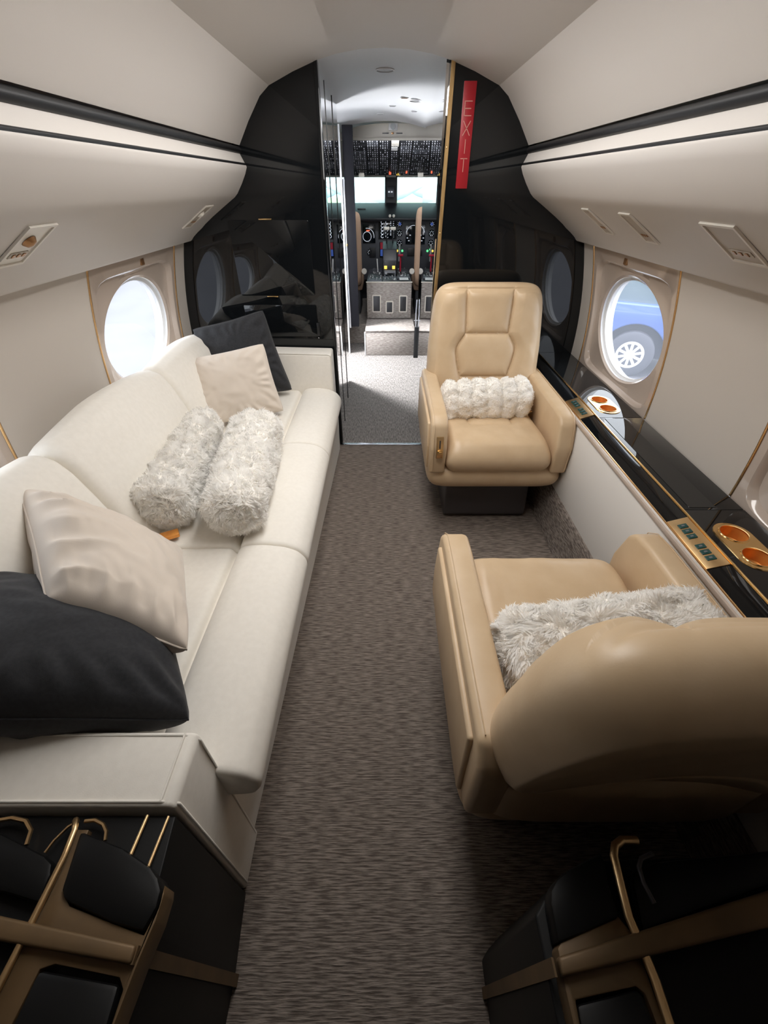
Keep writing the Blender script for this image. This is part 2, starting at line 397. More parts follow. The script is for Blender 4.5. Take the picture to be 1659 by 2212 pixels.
# ------------------------------------------------------------------ fuselage shell
Y0, YB = -1.35, 2.56        # aft end, forward bulkhead
def wx(z): return 1.125 - 0.28 * max(0, z - 0.62) ** 2
crown = [(0.0, 1.864), (0.1, 1.860), (0.2, 1.847), (0.282, 1.829), (0.39, 1.795), (0.5, 1.753)]
cprof = [(-x, z) for x, z in crown[::-1]] + crown[1:]
o = strip('ceiling', cprof, Y0, YB, M['ceiling'], smooth=60); tag(o, kind='structure')
for s, nm in ((-1, 'left'), (1, 'right')):
    k = 0 if s < 0 else 10
    o = strip('ceiling_panel_' + nm, [(0.496, 1.756), (0.5005, 1.7525), (0.545, 1.72), (0.61, 1.64), (0.668, 1.558), (0.70, 1.566), (0.71, 1.54)], Y0, YB, M['ceiling'], smooth=25, sgn=s)
    o.name = 'ceiling'; tag(o, kind='structure')
    gp = [(s * (0.676 - 0.0135 * math.cos(a)), 1.541 + 0.0135 * math.sin(a)) for a in np.linspace(-PI / 2, PI / 2, 10)] + [(s * 0.71, 1.556), (s * 0.71, 1.5275)]
    o = prism('trim_%d' % (1 + k), gp, 'y', Y0, YB, M['rubber']); tag(o, kind='structure')
    o = strip('wall_upper_' + nm, [(0.70, 1.534), (0.674, 1.531), (0.656, 1.494)], Y0, YB, M['ceiling'], smooth=50, sgn=s); tag(o, kind='structure')
    o = prism('trim_%d' % (2 + k), [(s * 0.6525, 1.4925), (s * 0.665, 1.501), (s * 0.67, 1.484), (s * 0.6525, 1.4855)], 'y', Y0, YB, M['rubber'], bev=0.001); tag(o, kind='structure')
    psu = [(0.67, 1.490), (0.652, 1.4865), (0.650, 1.480), (0.662, 1.455), (0.685, 1.420), (0.715, 1.381), (0.732, 1.366), (0.752, 1.354), (0.80, 1.325), (0.86, 1.288), (0.905, 1.258), (0.925, 1.242), (0.955, 1.222), (0.980, 1.203), (0.990, 1.192), (0.998, 1.186), (1.04, 1.188)]
    o = strip('wall_valance_' + nm, psu, Y0, YB, M['ceiling'], smooth=50, sgn=s); tag(o, kind='structure')
    # side wall with gaps where the window panels sit
    edges = [Y0] + [e for wy in WIN_Y[::-1] for e in (wy - 0.385, wy + 0.385)] + [YB]
    v, f = [], []
    zs = [0.0, 0.3, 0.6, 0.66, 0.72, 0.78, 0.84, 0.9, 0.96, 1.02, 1.08, 1.14, 1.195]
    for a, b in zip(edges[::2], edges[1::2]):
        i0 = len(v)
        for z in zs: v += [(s * wx(z), a, z), (s * wx(z), b, z)]
        for i in range(len(zs) - 1): f.append((i0 + 2 * i, i0 + 2 * i + 1, i0 + 2 * i + 3, i0 + 2 * i + 2))
    for wy in WIN_Y:                                       # below the window panels
        i0 = len(v)
        for z in (0.0, 0.3, 0.605): v += [(s * wx(z), wy - 0.386, z), (s * wx(z), wy + 0.386, z)]
        f += [(i0, i0 + 1, i0 + 3, i0 + 2), (i0 + 2, i0 + 3, i0 + 5, i0 + 4)]
    o = mesh('wall_' + nm, v, f, M['wall'], smooth=50); tag(o, kind='structure')

def window_panel(s, wy, idx, shade):
    zc, ya, za = 0.880, 0.298, 0.216
    lo, hi = (wy - 0.383, 0.602), (wy + 0.383, 1.197)
    ang = sorted(set([round(2 * PI * k / 120, 6) for k in range(120)] + [round(math.atan2(zz - zc, yy - wy) % (2 * PI), 6) for yy in (lo[0], hi[0]) for zz in (lo[1], hi[1])]))
    rings = []
    def rect(a, l, h, n=None):
        c, sn = math.cos(a), math.sin(a)
        ts = [((h[0] if c > 0 else l[0]) - wy) / c if abs(c) > 1e-6 else 9, ((h[1] if sn > 0 else l[1]) - zc) / sn if abs(sn) > 1e-6 else 9]
        t = min(ts); return wy + c * t, zc + sn * t
    def sup(a, A, Bu, Bd, n):
        c, sn = math.cos(a), math.sin(a); Bz = Bu if sn > 0 else Bd
        t = (abs(c / A) ** n + abs(sn / Bz) ** n) ** (-1 / n); return wy + c * t, zc + sn * t
    spec = [(lambda a: rect(a, lo, hi), 0.0), (lambda a: sup(a, 0.350, 0.256, 0.256, 9), -0.001), (lambda a: sup(a, 0.343, 0.250, 0.250, 9), 0.004),
            (lambda a: sup(a, 0.335, 0.243, 0.243, 8), 0.020), (lambda a: sup(a, 0.324, 0.233, 0.233, 2.6), 0.026),
            (lambda a: sup(a, 0.318, 0.230, 0.230, 2), 0.022), (lambda a: sup(a, 0.309, 0.224, 0.224, 2), 0.022), (lambda a: sup(a, ya, za, za, 2), 0.03)]
    v, f = [], []; n = len(ang)
    for fn, dep in spec:
        for a in ang: y, z = fn(a); v.append((s * (wx(z) + dep), y, z))
    for r_ in range(len(spec) - 1):
        for i in range(n): f.append((r_ * n + i, r_ * n + (i + 1) % n, (r_ + 1) * n + (i + 1) % n, (r_ + 1) * n + i))
    o = mesh('window_%d' % idx, v, f, M['frame'], smooth=30); tag(o, kind='structure')
    # reveal ring of the opening
    v, f = [], []; prof = [(0, 0.03), (0.004, 0.034), (0.004, 0.045), (-0.012, 0.047), (-0.012, 0.058), (0, 0.06), (0.002, 0.066), (-0.003, 0.068), (0.006, 0.095)]
    for g, dep in prof:
        for k in range(96):
            a = 2 * PI * k / 96; y, z = wy + (ya - 0.001 + g) * math.cos(a), zc + (za - 0.001 + g) * math.sin(a)
            v.append((s * (wx(z) + dep), y, z))
    for r_ in range(len(prof) - 1):
        for k in range(96): f.append((r_ * 96 + k, r_ * 96 + (k + 1) % 96, (r_ + 1) * 96 + (k + 1) % 96, (r_ + 1) * 96 + k))
    mesh('reveal_ring', v, f, M['white_plastic'], o, 50)
    # pane / shade
    v = [(s * (wx(zc) + 0.052), wy, zc)]; f = []
    for k in range(64):
        a = 2 * PI * k / 64; y, z = wy + (ya + 0.003) * math.cos(a), zc + (za + 0.003) * math.sin(a)
        v.append((s * (wx(z) + (0.036 if shade else 0.052)), y, z))
    if shade: v[0] = (s * (wx(zc) + 0.036), wy, zc)
    for k in range(64): f.append((0, 1 + k, 1 + (k + 1) % 64))
    mesh('shade' if shade else 'pane', v, f, M['frame'] if shade else M['glass'], o, 60)
    # gold edge trims, gold head trim
    for yy in (lo[0], hi[0]): tube('gold_edge', [(s * (wx(z) - 0.001), yy, z) for z in np.linspace(0.62, 1.19, 14)], 0.0042, M['gold_trim'], o, 6)
    tube('gold_edge', [(s * (wx(1.188) - 0.002), lo[0], 1.188), (s * (wx(1.188) - 0.002), hi[0], 1.188)], 0.0035, M['gold_trim'], o, 6)
    box('indicator', (s * wx(1.155) - 0.004, wy + 0.02, 1.141), (s * wx(1.155) + 0.004, wy + 0.052, 1.168), M['bronze'], o, 0.002)
    return o
i = 1
for wy in WIN_Y:
    for s in (-1, 1): window_panel(s, wy, i, (s == 1 and wy == WIN_Y[1]) or wy == WIN_Y[2]); i += 1  # aft pair is out of view, its shades added to darken that end

for s, nm in ((-1, 'left'), (1, 'right')):
    tag(strip('wall_light_block_' + nm, [(0.0, 1.99), (0.4, 1.95), (0.8, 1.75), (1.1, 1.42), (1.16, 1.21), (1.04, 1.197)], Y0 - 0.05, 4.95, M['black_satin'], smooth=60, sgn=s), kind='structure')  # unseen outer skin, added to stop daylight leaking through the ceiling seams
# aft end of this cabin section
v = [(-1.3, Y0, 0), (1.3, Y0, 0), (1.3, Y0, 2.0), (-1.3, Y0, 2.0)]
tag(mesh('wall_aft', v, [(0, 1, 2, 3)], M['black_satin'], smooth=0), kind='structure')
# floor
tag(box('floor', (-1.15, Y0, -0.03), (1.15, YB, 0.0), M['carpet']), kind='structure')
tag(box('floor', (-1.15, YB, -0.03), (1.0, 5.0, -0.001), M['carpet_runner']), kind='structure')
# floor hatch outline
hp = rrect(0.205, 0.26, 0.03, 4, 0.61, 1.475)
tag(prism('trim_20', hp, 'z', 0.0, 0.004, M['carpet'], bev=0.002), kind='structure')
# right hand side ledge: carpeted kick, white panel
prof = [(0.815, 0.0), (0.822, 0.02), (0.838, 0.13), (0.846, 0.19), (0.856, 0.205), (0.872, 0.207), (1.12, 0.207)]
tag(strip('baseboard_right', prof, Y0, YB, M['carpet_side'], smooth=50), kind='structure')
tag(box('wall_lower_right', (0.86, Y0, 0.205), (0.874, YB, 0.597), M['white_panel'], bev=0.002), kind='structure')

# ------------------------------------------------------------------ forward bulkhead (black lacquer) with doorway
outer = [(0.0, 1.90), (0.282, 1.87), (0.52, 1.79), (0.70, 1.60), (0.72, 1.50), (0.80, 1.40), (1.0, 1.26), (1.10, 1.20), (1.18, 0.9), (1.2, 0.62), (1.2, 0.0)]
for s, nm, xi, xt in ((-1, 'left', 0.297, 0.283), (1, 'right', 0.262, 0.285)):
    pts = [(s * xt, 1.90)] + [(s * x, z) for x, z in outer[2:]] + [(s * xi, 0.0)]
    o = prism('wall_front_' + nm, pts, 'y', YB, YB + 0.03, M['black'], smooth=30); tag(o, kind='structure')
    rim = [(0.69, 1.485), (0.76, 1.345), (0.905, 1.25), (0.985, 1.185), (1.03, 1.05), (1.065, 0.8), (1.075, 0.62)]
    if s < 0:
        # locker door with hairline gap and gold catches
        prism('locker_door', rrect(0.205, 0.172, 0.012, 4, -0.585, 1.103), 'y', YB - 0.004, YB, M['black'], o, bev=0.0012)
        box('door_catch', (-0.63, YB - 0.012, 1.2765), (-0.565, YB - 0.002, 1.2815), M['gold'], o, 0.001)
        box('door_catch', (-0.645, YB - 0.012, 0.9255), (-0.585, YB - 0.002, 0.9305), M['gold'], o, 0.001)
        prism('drawer_front', rrect(0.205, 0.085, 0.01, 4, -0.585, 0.80), 'y', YB - 0.004, YB, M['black'], o, bev=0.0012)
        box('latch', (-0.388, YB - 0.014, 0.72), (-0.372, YB - 0.004, 0.79), M['black_satin'], o, 0.002)
        lathe('latch_button', [(0.0001, 0), (0.004, 0), (0.004, 0.004), (0.0001, 0.005)], T(-0.38, YB - 0.014, 0.712) @ R(PI / 2, 'X'), M['chrome'], o, 12)
        box('door_jamb', (-0.300, YB - 0.004, 0.0), (-0.283, YB + 0.05, 1.83), M['black'], o, 0.002)
    else:
        bm = bmesh.new()
        add_prism(bm, [(0.262, 0.0), (0.285, 1.83), (0.303, 1.83), (0.28, 0.0)], 'y', YB - 0.006, YB + 0.012, 0.001, 1)
        bmobj('brass_edge', bm, M['brass_edge'], o)
        for z in (0.45, 0.85, 1.22, 1.55): lathe('screw', [(0.0001, 0.002), (0.003, 0.001), (0.003, 0)], T(0.282 + 0.0126 * (z - 0.9), YB - 0.0062, z) @ R(PI / 2, 'X'), M['gold'], o, 10)
# EXIT sign
ex = empty('exit_sign', (0.373, YB, 1.40), 'vertical red EXIT sign on the black bulkhead right of the doorway', 'sign')
box('plate', (-0.027, -0.008, 0.0), (0.028, 0.0, 0.366), M['red'], ex, 0.001)
for ch, z in (('E', 0.255), ('X', 0.190), ('I', 0.128), ('T', 0.062)):
    bm = bmesh.new(); w, h, t = 0.016, 0.050, 0.0032
    def bar(x0, z0, x1, z1):
        d = Vector((x1 - x0, 0, z1 - z0)); L = d.length; a = math.atan2(d.x, d.z)
        add_box(bm, (-t / 2, -0.0012, 0), (t / 2, 0, L), 0, 1, T(x0, -0.0081, z0) @ R(a, 'Y'))
    if ch == 'E':
        bar(-w, 0, -w, h); bar(-w, t / 2, w, t / 2); bar(-w, h / 2, w * 0.8, h / 2); bar(-w, h - t / 2, w, h - t / 2)
    if ch == 'X': bar(-w, 0, w, h); bar(w, 0, -w, h)
    if ch == 'I': bar(0, 0, 0, h)
    if ch == 'T': bar(0, 0, 0, h); bar(-w, h - t / 2, w, h - t / 2)
    o = bmobj('letter', bm, M['sign_text'], ex, 0); o.location = (0, 0, z)
# threshold strip
tag(box('trim_21', (-0.30, YB - 0.012, 0.0), (0.27, YB + 0.014, 0.006), M['chrome'], bev=0.002), kind='structure')

# ------------------------------------------------------------------ passage with mirrored walls, vestibule
def quadwall(name, a, b, z0, z1, m, th, parent=None):
    (x0, y0), (x1, y1) = a, b
    v = [(x0, y0, z0), (x1, y1, z0), (x1, y1, z1), (x0, y0, z1), (x0 + th, y0, z0), (x1 + th, y1, z0), (x1 + th, y1, z1), (x0 + th, y0, z1)]
    return mesh(name, v, [(0, 1, 2, 3), (4, 7, 6, 5), (0, 4, 5, 1), (3, 2, 6, 7), (1, 5, 6, 2), (0, 3, 7, 4)], m, parent, 0)
o = quadwall('wall_passage_left', (-0.293, YB + 0.05), (-0.308, 3.75), 0.0, 1.86, M['mirror'], -0.03); tag(o, kind='structure')
o = quadwall('wall_passage_right', (0.268, YB + 0.03), (0.33, 4.46), 0.0, 1.86, M['mirror'], 0.03); tag(o, kind='structure')
tag(box('trim_22', (-0.2985, 2.925, 0.0), (-0.2945, 2.929, 1.82), M['black_satin']), kind='structure')
tag(box('trim_23', (-0.304, 3.36, 0.0), (-0.2995, 3.363, 1.82), M['black_satin']), kind='structure')
# passage ceiling
def vault(y, x): return 1.868 - 0.006 * (y - 2.56) - 0.36 * x * x
v, f = [], []; nx, ny = 24, 12
for j in range(ny + 1):
    y = YB + (4.95 - YB) * j / ny
    for i in range(nx + 1):
        x = -1.05 + 2.1 * i / nx; xx = min(abs(x), 0.75)
        v.append((x, y, (vault(y, xx) if abs(x) < 0.8 else 1.66 - (abs(x) - 0.8) * 0.4)))
for j in range(ny):
    for i in range(nx): f.append((j * (nx + 1) + i, j * (nx + 1) + i + 1, (j + 1) * (nx + 1) + i + 1, (j + 1) * (nx + 1) + i))
tag(mesh('ceiling', v, f, M['vestibule'], smooth=60), kind='structure')
# vestibule outer walls (entry door opening on the left between y 3.72 and 4.48)
tag(box('wall_vestibule_left', (-1.08, YB + 0.03, 0), (-1.02, 3.70, 1.75), M['vestibule']), kind='structure')
tag(box('wall_vestibule_aft', (-1.05, 3.66, 0), (-0.34, 3.70, 1.75), M['vestibule']), kind='structure')
tag(box('wall_vestibule_front', (-1.05, 4.55, 0), (-0.36, 4.59, 1.80), M['vestibule']), kind='structure')
tag(box('wall_vestibule_right', (0.98, YB + 0.03, 0), (1.02, 5.0, 1.75), M['vestibule']), kind='structure')
tag(box('wall_cockpit_partition', (0.36, 4.46, 0), (1.0, 4.50, 1.86), M['vestibule']), kind='structure')
# round ceiling speaker, small ceiling fittings
def disc_fit(name, x, y, r, m, label, cat, group=None, ring=M['white_plastic']):
    z = vault(y, x); o = empty(name, (x, y, z), label, cat, group)
    lathe('ring', [(r * 1.12, 0.0), (r * 1.12, -0.004), (r, -0.006), (r, -0.002)], T(0, 0, 0), ring, o, 36)
    lathe('grille', [(0.0001, -0.004), (r, -0.003)], T(0, 0, 0), m, o, 36); return o
disc_fit('ceiling_speaker', 0.005, 2.98, 0.042, M['grille'], 'round perforated speaker in the passage ceiling behind the doorway top', 'speaker')
disc_fit('ceiling_light', 0.21, 3.75, 0.045, M['grille'], 'flat round grey ceiling light near the right mirror wall', 'light')
for nm, x, y, w, d, lab in (('ceiling_vent', 0.13, 3.72, 0.055, 0.02, 'small white ceiling fitting with a brown centre in the passage'),
                            ('ceiling_slot', 0.06, 4.1, 0.05, 0.012, 'thin slot in the passage ceiling, nearest the middle'),
                            ('ceiling_slot', 0.22, 4.2, 0.05, 0.010, 'thin slot in the passage ceiling beside the right mirror'),
                            ('ceiling_slot', -0.03, 4.5, 0.06, 0.012, 'thin slot in the passage ceiling just before the cockpit header')):
    z = vault(y, x); o = empty(nm, (x, y, z), lab, 'vent')
    box('cover', (-w / 2, -d / 2, -0.006), (w / 2, d / 2, 0.0), M['white_plastic'], o, 0.002)
    box('slot', (-w * 0.36, -d / 2 + 0.001, -0.007), (w * 0.36, d / 2 - 0.001, -0.004), M['bronze'] if nm == 'ceiling_vent' else M['grey_mark'], o)

# raised cockpit floor and carpeted step box
st = box('floor', (-1.0, 4.92, 0.0), (1.0, 6.6, 0.20), M['carpet_pale']); tag(st, kind='structure')
sb = empty('carpeted_step', (0.06, 4.48, 0.0), 'pale carpeted step box in front of the cockpit pedestal', 'step')
box('step_body', (-0.25, 0.0, 0.0), (0.255, 0.46, 0.232), M['carpet_pale'], sb, 0.008)
box('step_lid', (-0.252, -0.004, 0.236), (0.258, 0.47, 0.250), M['carpet_pale'], sb, 0.005)
box('side_binding', (-0.262, -0.002, 0.0), (-0.25, 0.004, 0.235), M['white_plastic'], sb, 0.002)
# black sliding door leaf standing at the left of the passage
dl = empty('sliding_door', (-0.30, 4.60, 0.255), 'tall narrow black door leaf with a metal edge, left of the cockpit view', 'door')
box('leaf', (-0.045, 0.0, 0.0), (0.042, 0.04, 1.545), M['door_black'], dl, 0.003)
box('metal_edge', (-0.060, -0.012, -0.01), (-0.040, 0.03, 1.2), M['chrome'], dl, 0.002)
lathe('lock_barrel', [(0.0001, 0.02), (0.010, 0.018), (0.012, 0.0)], T(-0.046, -0.012, 0.72) @ R(PI / 2, 'X'), M['gold'], dl, 16)
# black post and headset at the right edge
bp = empty('black_rail_post', (0.345, 4.40, 0.0), 'short black post at the right side of the step box', 'post')
box('post', (-0.04, 0.0, 0.0), (-0.012, 0.03, 0.30), M['black_satin'], bp, 0.002)
tube('chrome_fitting', [(-0.028, 0.01, 0.29), (-0.032, 0.01, 0.42), (-0.028, 0.0, 0.55)], 0.006, M['chrome'], bp)
tube('chrome_crossbar', [(-0.05, 0.01, 0.36), (-0.006, 0.01, 0.36)], 0.004, M['chrome'], bp)

# ------------------------------------------------------------------ cockpit
CX = 0.075
tag(box('wall_cockpit_left', (-0.86, 4.59, 0.0), (-0.80, 6.6, 2.0), M['panel_grey']), kind='structure')
tag(box('wall_cockpit_right', (0.95, 4.5, 0.0), (1.0, 6.6, 2.0), M['panel_grey']), kind='structure')
tag(box('ceiling', (-0.86, 4.95, 1.86), (1.0, 6.6, 1.90), M['cream_plastic']), kind='structure')
# cream header with speaker and two grab slots
hd = empty('cockpit_header', (CX, 5.0, 1.74), 'cream overhead header with a square speaker above the cockpit switches', 'overhead panel')
pts = [(-0.5, 0.0), (0.5, 0.0), (0.5, 0.03), (0.3, 0.085), (0.15, 0.10), (0, 0.105), (-0.15, 0.10), (-0.3, 0.085), (-0.5, 0.03)]
prism('header_board', pts, 'y', 0.0, 0.03, M['cream_plastic'], hd, bev=0.003)
box('header_lip', (-0.5, -0.02, -0.012), (0.5, 0.0, 0.006), M['cream_plastic'], hd, 0.002)
box('speaker_box', (-0.035, -0.018, 0.055), (0.045, 0.0, 0.102), M['white_plastic'], hd, 0.003)
lathe('speaker_grille', [(0.0001, 0.004), (0.022, 0.003), (0.023, 0)], T(0.005, -0.018, 0.082) @ R(PI / 2, 'X'), M['grille'], hd, 24)
for sx in (-1, 1): box('grab_slot', (sx * 0.062 - 0.028, -0.006, 0.033), (sx * 0.062 + 0.028, 0.0, 0.039), M['panel_dark'], hd, 0.001)
box('knob', (-0.009, -0.014, 0.030), (0.012, 0.0, 0.043), M['bronze'], hd, 0.003)

def panel_unit(parent, Mx, name, x0, x1, z0, z1, m, dep=0.006):
    return box(name, (x0, -dep, z0), (x1, 0, z1), m, parent, 0.002, 1, Mx)
# overhead switch panel, sloping from the header to the windshield top
oh = empty('overhead_panel', (CX, 5.15, 1.70), 'dark sloping overhead switch panel above the windshield', 'instrument panel')
tilt = T(0, 0.0, 0.055) @ R(math.radians(-62), 'X')   # local x width, -z down the slope
Lh = 0.60
def ohbox(name, x0, x1, d0, d1, m, th=0.006):
    """d measured down the slope from the header"""
    a = Vector((0, 0.0, 0.055)); b = Vector((0, 0.62, -0.20)); d = (b - a); L = d.length; d.normalize()
    nrm = Vector((0, -d.z, d.y)); nrm = -nrm if nrm.z > 0 else nrm
    Mx = frame(a + d * 0, Vector((1, 0, 0)), d, nrm)
    return box(name, (x0, d0 * L, 0), (x1, d1 * L, th), m, oh, 0.0015, 1, Mx)
ohbox('board', -0.42, 0.42, 0.0, 1.0, M['panel_dark'], 0.004)
random.seed(3); n_sw = 0; bm_rest = bmesh.new()
cols = [(-0.41, -0.25), (-0.24, -0.13), (-0.12, -0.02), (-0.01, 0.07), (0.08, 0.19), (0.20, 0.40)]
for (x0, x1) in cols:
    d = 0.02
    while d < 0.95:
        h = random.choice((0.12, 0.16, 0.22)); h = min(h, 0.98 - d)
        p = ohbox('switch_module', x0, x1, d, d + h - 0.012, M['panel_grey'] if random.random() < 0.35 else M['panel_dark'], 0.010)
        a = Vector((0, 0.0, 0.055)); b = Vector((0, 0.62, -0.20)); dd = (b - a); L = dd.length; dd.normalize(); nrm = Vector((0, dd.z, -dd.y))
        if nrm.z > 0: nrm = -nrm
        Mx = frame(a, Vector((1, 0, 0)), dd, nrm)
        nxs = int((x1 - x0) / 0.022); nys = max(1, int(h * L / 0.035))
        for ix in range(nxs):
            for iy in range(nys):
                if random.random() < 0.8:
                    cx_, cy_ = x0 + 0.012 + ix * 0.022, (d * L + 0.016 + iy * 0.035); r_ = random.uniform(0.002, 0.005)
                    lo_, hi_ = (cx_ - r_, cy_ - r_ * 0.6, 0.010), (cx_ + r_, cy_ + r_ * 0.6, 0.014 + r_)
                    if n_sw < 100 and abs(cx_) < 0.36: box('switch', lo_, hi_, M['grey_mark'], p, 0, 1, Mx); n_sw += 1
                    else: add_box(bm_rest, lo_, hi_, 0, 1, Mx)
        d += h
tag(bmobj('switches', bm_rest, M['grey_mark'], oh, 0), kind='stuff')
ohbox('lit_placard', -0.005, 0.065, 0.02, 0.17, M['cream_plastic'], 0.013); ohbox('white_placard', -0.005, 0.055, 0.19, 0.27, M['white_plastic'], 0.013)
for x in (-0.022, -0.008): ohbox('warning_light', x, x + 0.009, 0.88, 0.94, M['red_lamp'], 0.016)
for x in (0.06, 0.075, 0.09): ohbox('caution_light', x, x + 0.006, 0.935, 0.965, M['amber_lamp'], 0.016)
ohbox('warning_light', 0.155, 0.170, 0.84, 0.90, M['red_lamp'], 0.016)

# windshield frame, posts, compass
wf = empty('window_20', (CX, 6.2, 1.20)); tag(wf, kind='structure')
box('head_frame', (-0.85, -0.02, 0.285), (0.85, 0.06, 0.34), M['cream_plastic'], wf, 0.004)
box('sill_frame', (-0.85, -0.02, -0.02), (0.85, 0.10, 0.035), M['panel_dark'], wf, 0.004)
for x in (-0.315, 0.315): box('cream_post', (x - 0.03, -0.5, 0.28), (x + 0.03, -0.46, 0.365), M['cream_plastic'], wf, 0.004)
prism('centre_post', [(-0.065, -0.03), (-0.050, -0.03), (-0.050, 0.02), (0.065, 0.02), (0.065, -0.03), (0.080, -0.03), (0.080, 0.05), (-0.065, 0.05)], 'z', 0.0, 0.30, M['panel_dark'], wf)
box('compass', (-0.035, -0.06, 0.10), (0.045, 0.0, 0.20), M['panel_grey'], wf, 0.006)
for x in (-0.016, 0.016): box('compass_window', (x - 0.010, -0.064, 0.145), (x + 0.010, -0.06, 0.158), M['white_mark'], wf)
box('windshield_pane', (-0.85, 0.07, 0.0), (0.85, 0.074, 0.32), M['windshield'], wf)
tag(box('wall_nose_lower', (-0.86, 6.26, 0.0), (1.0, 6.30, 1.20), M['panel_dark']), kind='structure')
tag(box('wall_nose_upper', (-0.86, 6.2, 1.53), (1.0, 6.25, 1.90), M['cream_plastic']), kind='structure')

# main instrument panel
ip = empty('instrument_panel', (CX, 6.10, 0.45), 'black main instrument panel with screens below the windshield', 'instrument panel')
box('board', (-0.85, 0.0, 0.0), (0.9, 0.08, 0.66), M['panel_grey'], ip, 0.004)
prism('glareshield', [(-0.16, 0.655), (0.10, 0.80), (0.10, 0.66), (0.0, 0.62), (-0.15, 0.63)], 'x', -0.85, 0.9, M['panel_dark'], ip, bev=0.008)
def at_ip(u, v):   # pixel of the photograph measured on the panel plane -> local x,z  (build-time measurement table)
    a = (u - 829.5) / 900; b = (v - 1106) / 900; s, c = math.sin(PITCH), math.cos(PITCH)
    t = 6.09 / (c - b * s); return a * t - CX, CAM_Z + (-s - b * c) * t - 0.45
def screen(name, u0, v0, u1, v1, m, d=0.012, parent=ip, bev=0.002):
    x0, z1 = at_ip(u0, v0); x1, z0 = at_ip(u1, v1)
    return box(name, (x0, -d, z0), (x1, 0, z1), m, parent, bev)
def ring(parent, name, u, v, r, m, a0=0, a1=360, w=0.0028):
    x, z = at_ip(u, v); bm = bmesh.new()
    pts = [(x + r * math.cos(math.radians(a)), -0.0145, z + r * math.sin(math.radians(a))) for a in np.linspace(a0, a1, 18)]
    add_tube(bm, pts, w, 5); return bmobj(name, bm, m, parent)
e_ = screen('engine_bezel', 817, 472, 857, 517, M['panel_dark'], 0.008); es = screen('engine_display', 820, 475, 854, 515, M['screen'], 0.012)
for i in range(5):
    for j, uu in enumerate((826, 836)):
        r_ = ring(es, 'gauge_arc', uu, 480 + i * 7.6, 0.0155, M['white_mark'], 60, 330)
for i in range(9):
    for j, uu in enumerate((844, 850)):
        x, z = at_ip(uu, 478 + i * 4.2)
        if random.random() < 0.85: box('readout', (x - 0.007, -0.0145, z - 0.004), (x + 0.007, -0.012, z + random.choice((0.001, 0.005))), M['white_mark'], es)
s1 = screen('pilot_display', 783, 485, 811, 525, M['screen']); ring(s1, 'compass_arc', 793, 511, 0.05, M['white_mark'], 0, 360); ring(s1, 'compass_arc', 793, 511, 0.085, M['white_mark'], -10, 100)
x, z = at_ip(795, 498); box('red_bar', (x - 0.02, -0.0145, z - 0.005), (x + 0.02, -0.012, z + 0.005), M['red_lamp'], s1)
s2 = screen('copilot_display', 877, 485, 905, 527, M['screen']); ring(s2, 'compass_arc', 893, 505, 0.085, M['white_mark'], 80, 170)
for (u, v_) in ((880, 514), (883, 520), (886, 508)):
    x, z = at_ip(u, v_); box('readout', (x - 0.008, -0.0145, z - 0.004), (x + 0.008, -0.012, z + 0.004), M['white_mark'], s2)
s3 = screen('far_display', 921, 485, 941, 527, M['screen']); ring(s3, 'compass_arc', 931, 500, 0.05, M['white_mark'], 190, 350)
s4 = screen('radio_display', 820, 523, 851, 556, M['screen'])
x, z = at_ip(825, 531); box('red_block', (x - 0.02, -0.0145, z - 0.035), (x + 0.04, -0.012, z + 0.035), M['red_handle'], s4)
x, z = at_ip(827, 545); box('blue_block', (x - 0.03, -0.0145, z - 0.04), (x + 0.12, -0.012, z + 0.03), M['blue_screen'], s4)
for (u, v_, r_) in ((863, 484, 0.032), (863, 504, 0.036), (863, 525, 0.034), (798, 545, 0.03)):
    x, z = at_ip(u, v_); g = lathe('round_gauge', [(0.0001, 0.006), (r_ * 0.85, 0.006), (r_, 0.010), (r_ * 1.05, 0)], T(x, -0.002, z) @ R(PI / 2, 'X'), M['screen'], ip, 24)
    for k in range(7):
        a = k * 0.9; box('dial_mark', (-0.002, -0.001, r_ * 0.45), (0.002, 0, r_ * 0.75), M['white_mark'], g, 0, 1, T(x, -0.0085, z) @ R(a, 'Y'))
x, z = at_ip(864, 484); box('blue_ball', (x - 0.014, -0.012, z - 0.012), (x + 0.014, -0.009, z + 0.014), M['blue_screen'], ip, 0.004)
for u in (842, 850):
    x, z = at_ip(u, 465); lathe('glare_knob', [(0.0001, 0.02), (0.014, 0.018), (0.016, 0.0)], T(x, -0.15, z - 0.0) @ R(PI / 2, 'X'), M['cream_plastic'], ip, 16)
for (u, v_, mm) in ((858, 542, 'amber_lamp'), (863, 539, 'green_lamp'), (869, 542, 'green_lamp')):
    x, z = at_ip(u, v_); lathe('gear_light', [(0.0001, 0.008), (0.012, 0.007), (0.013, 0)], T(x, -0.002, z) @ R(PI / 2, 'X'), M[mm], ip, 12)
for (u0, v0, u1, v1) in ((798, 535, 812, 556), (880, 536, 896, 553), (920, 536, 938, 556), (772, 450, 790, 462), (900, 455, 915, 462)):
    screen('radio_unit', u0, v0, u1, v1, M['panel_dark'], 0.010)

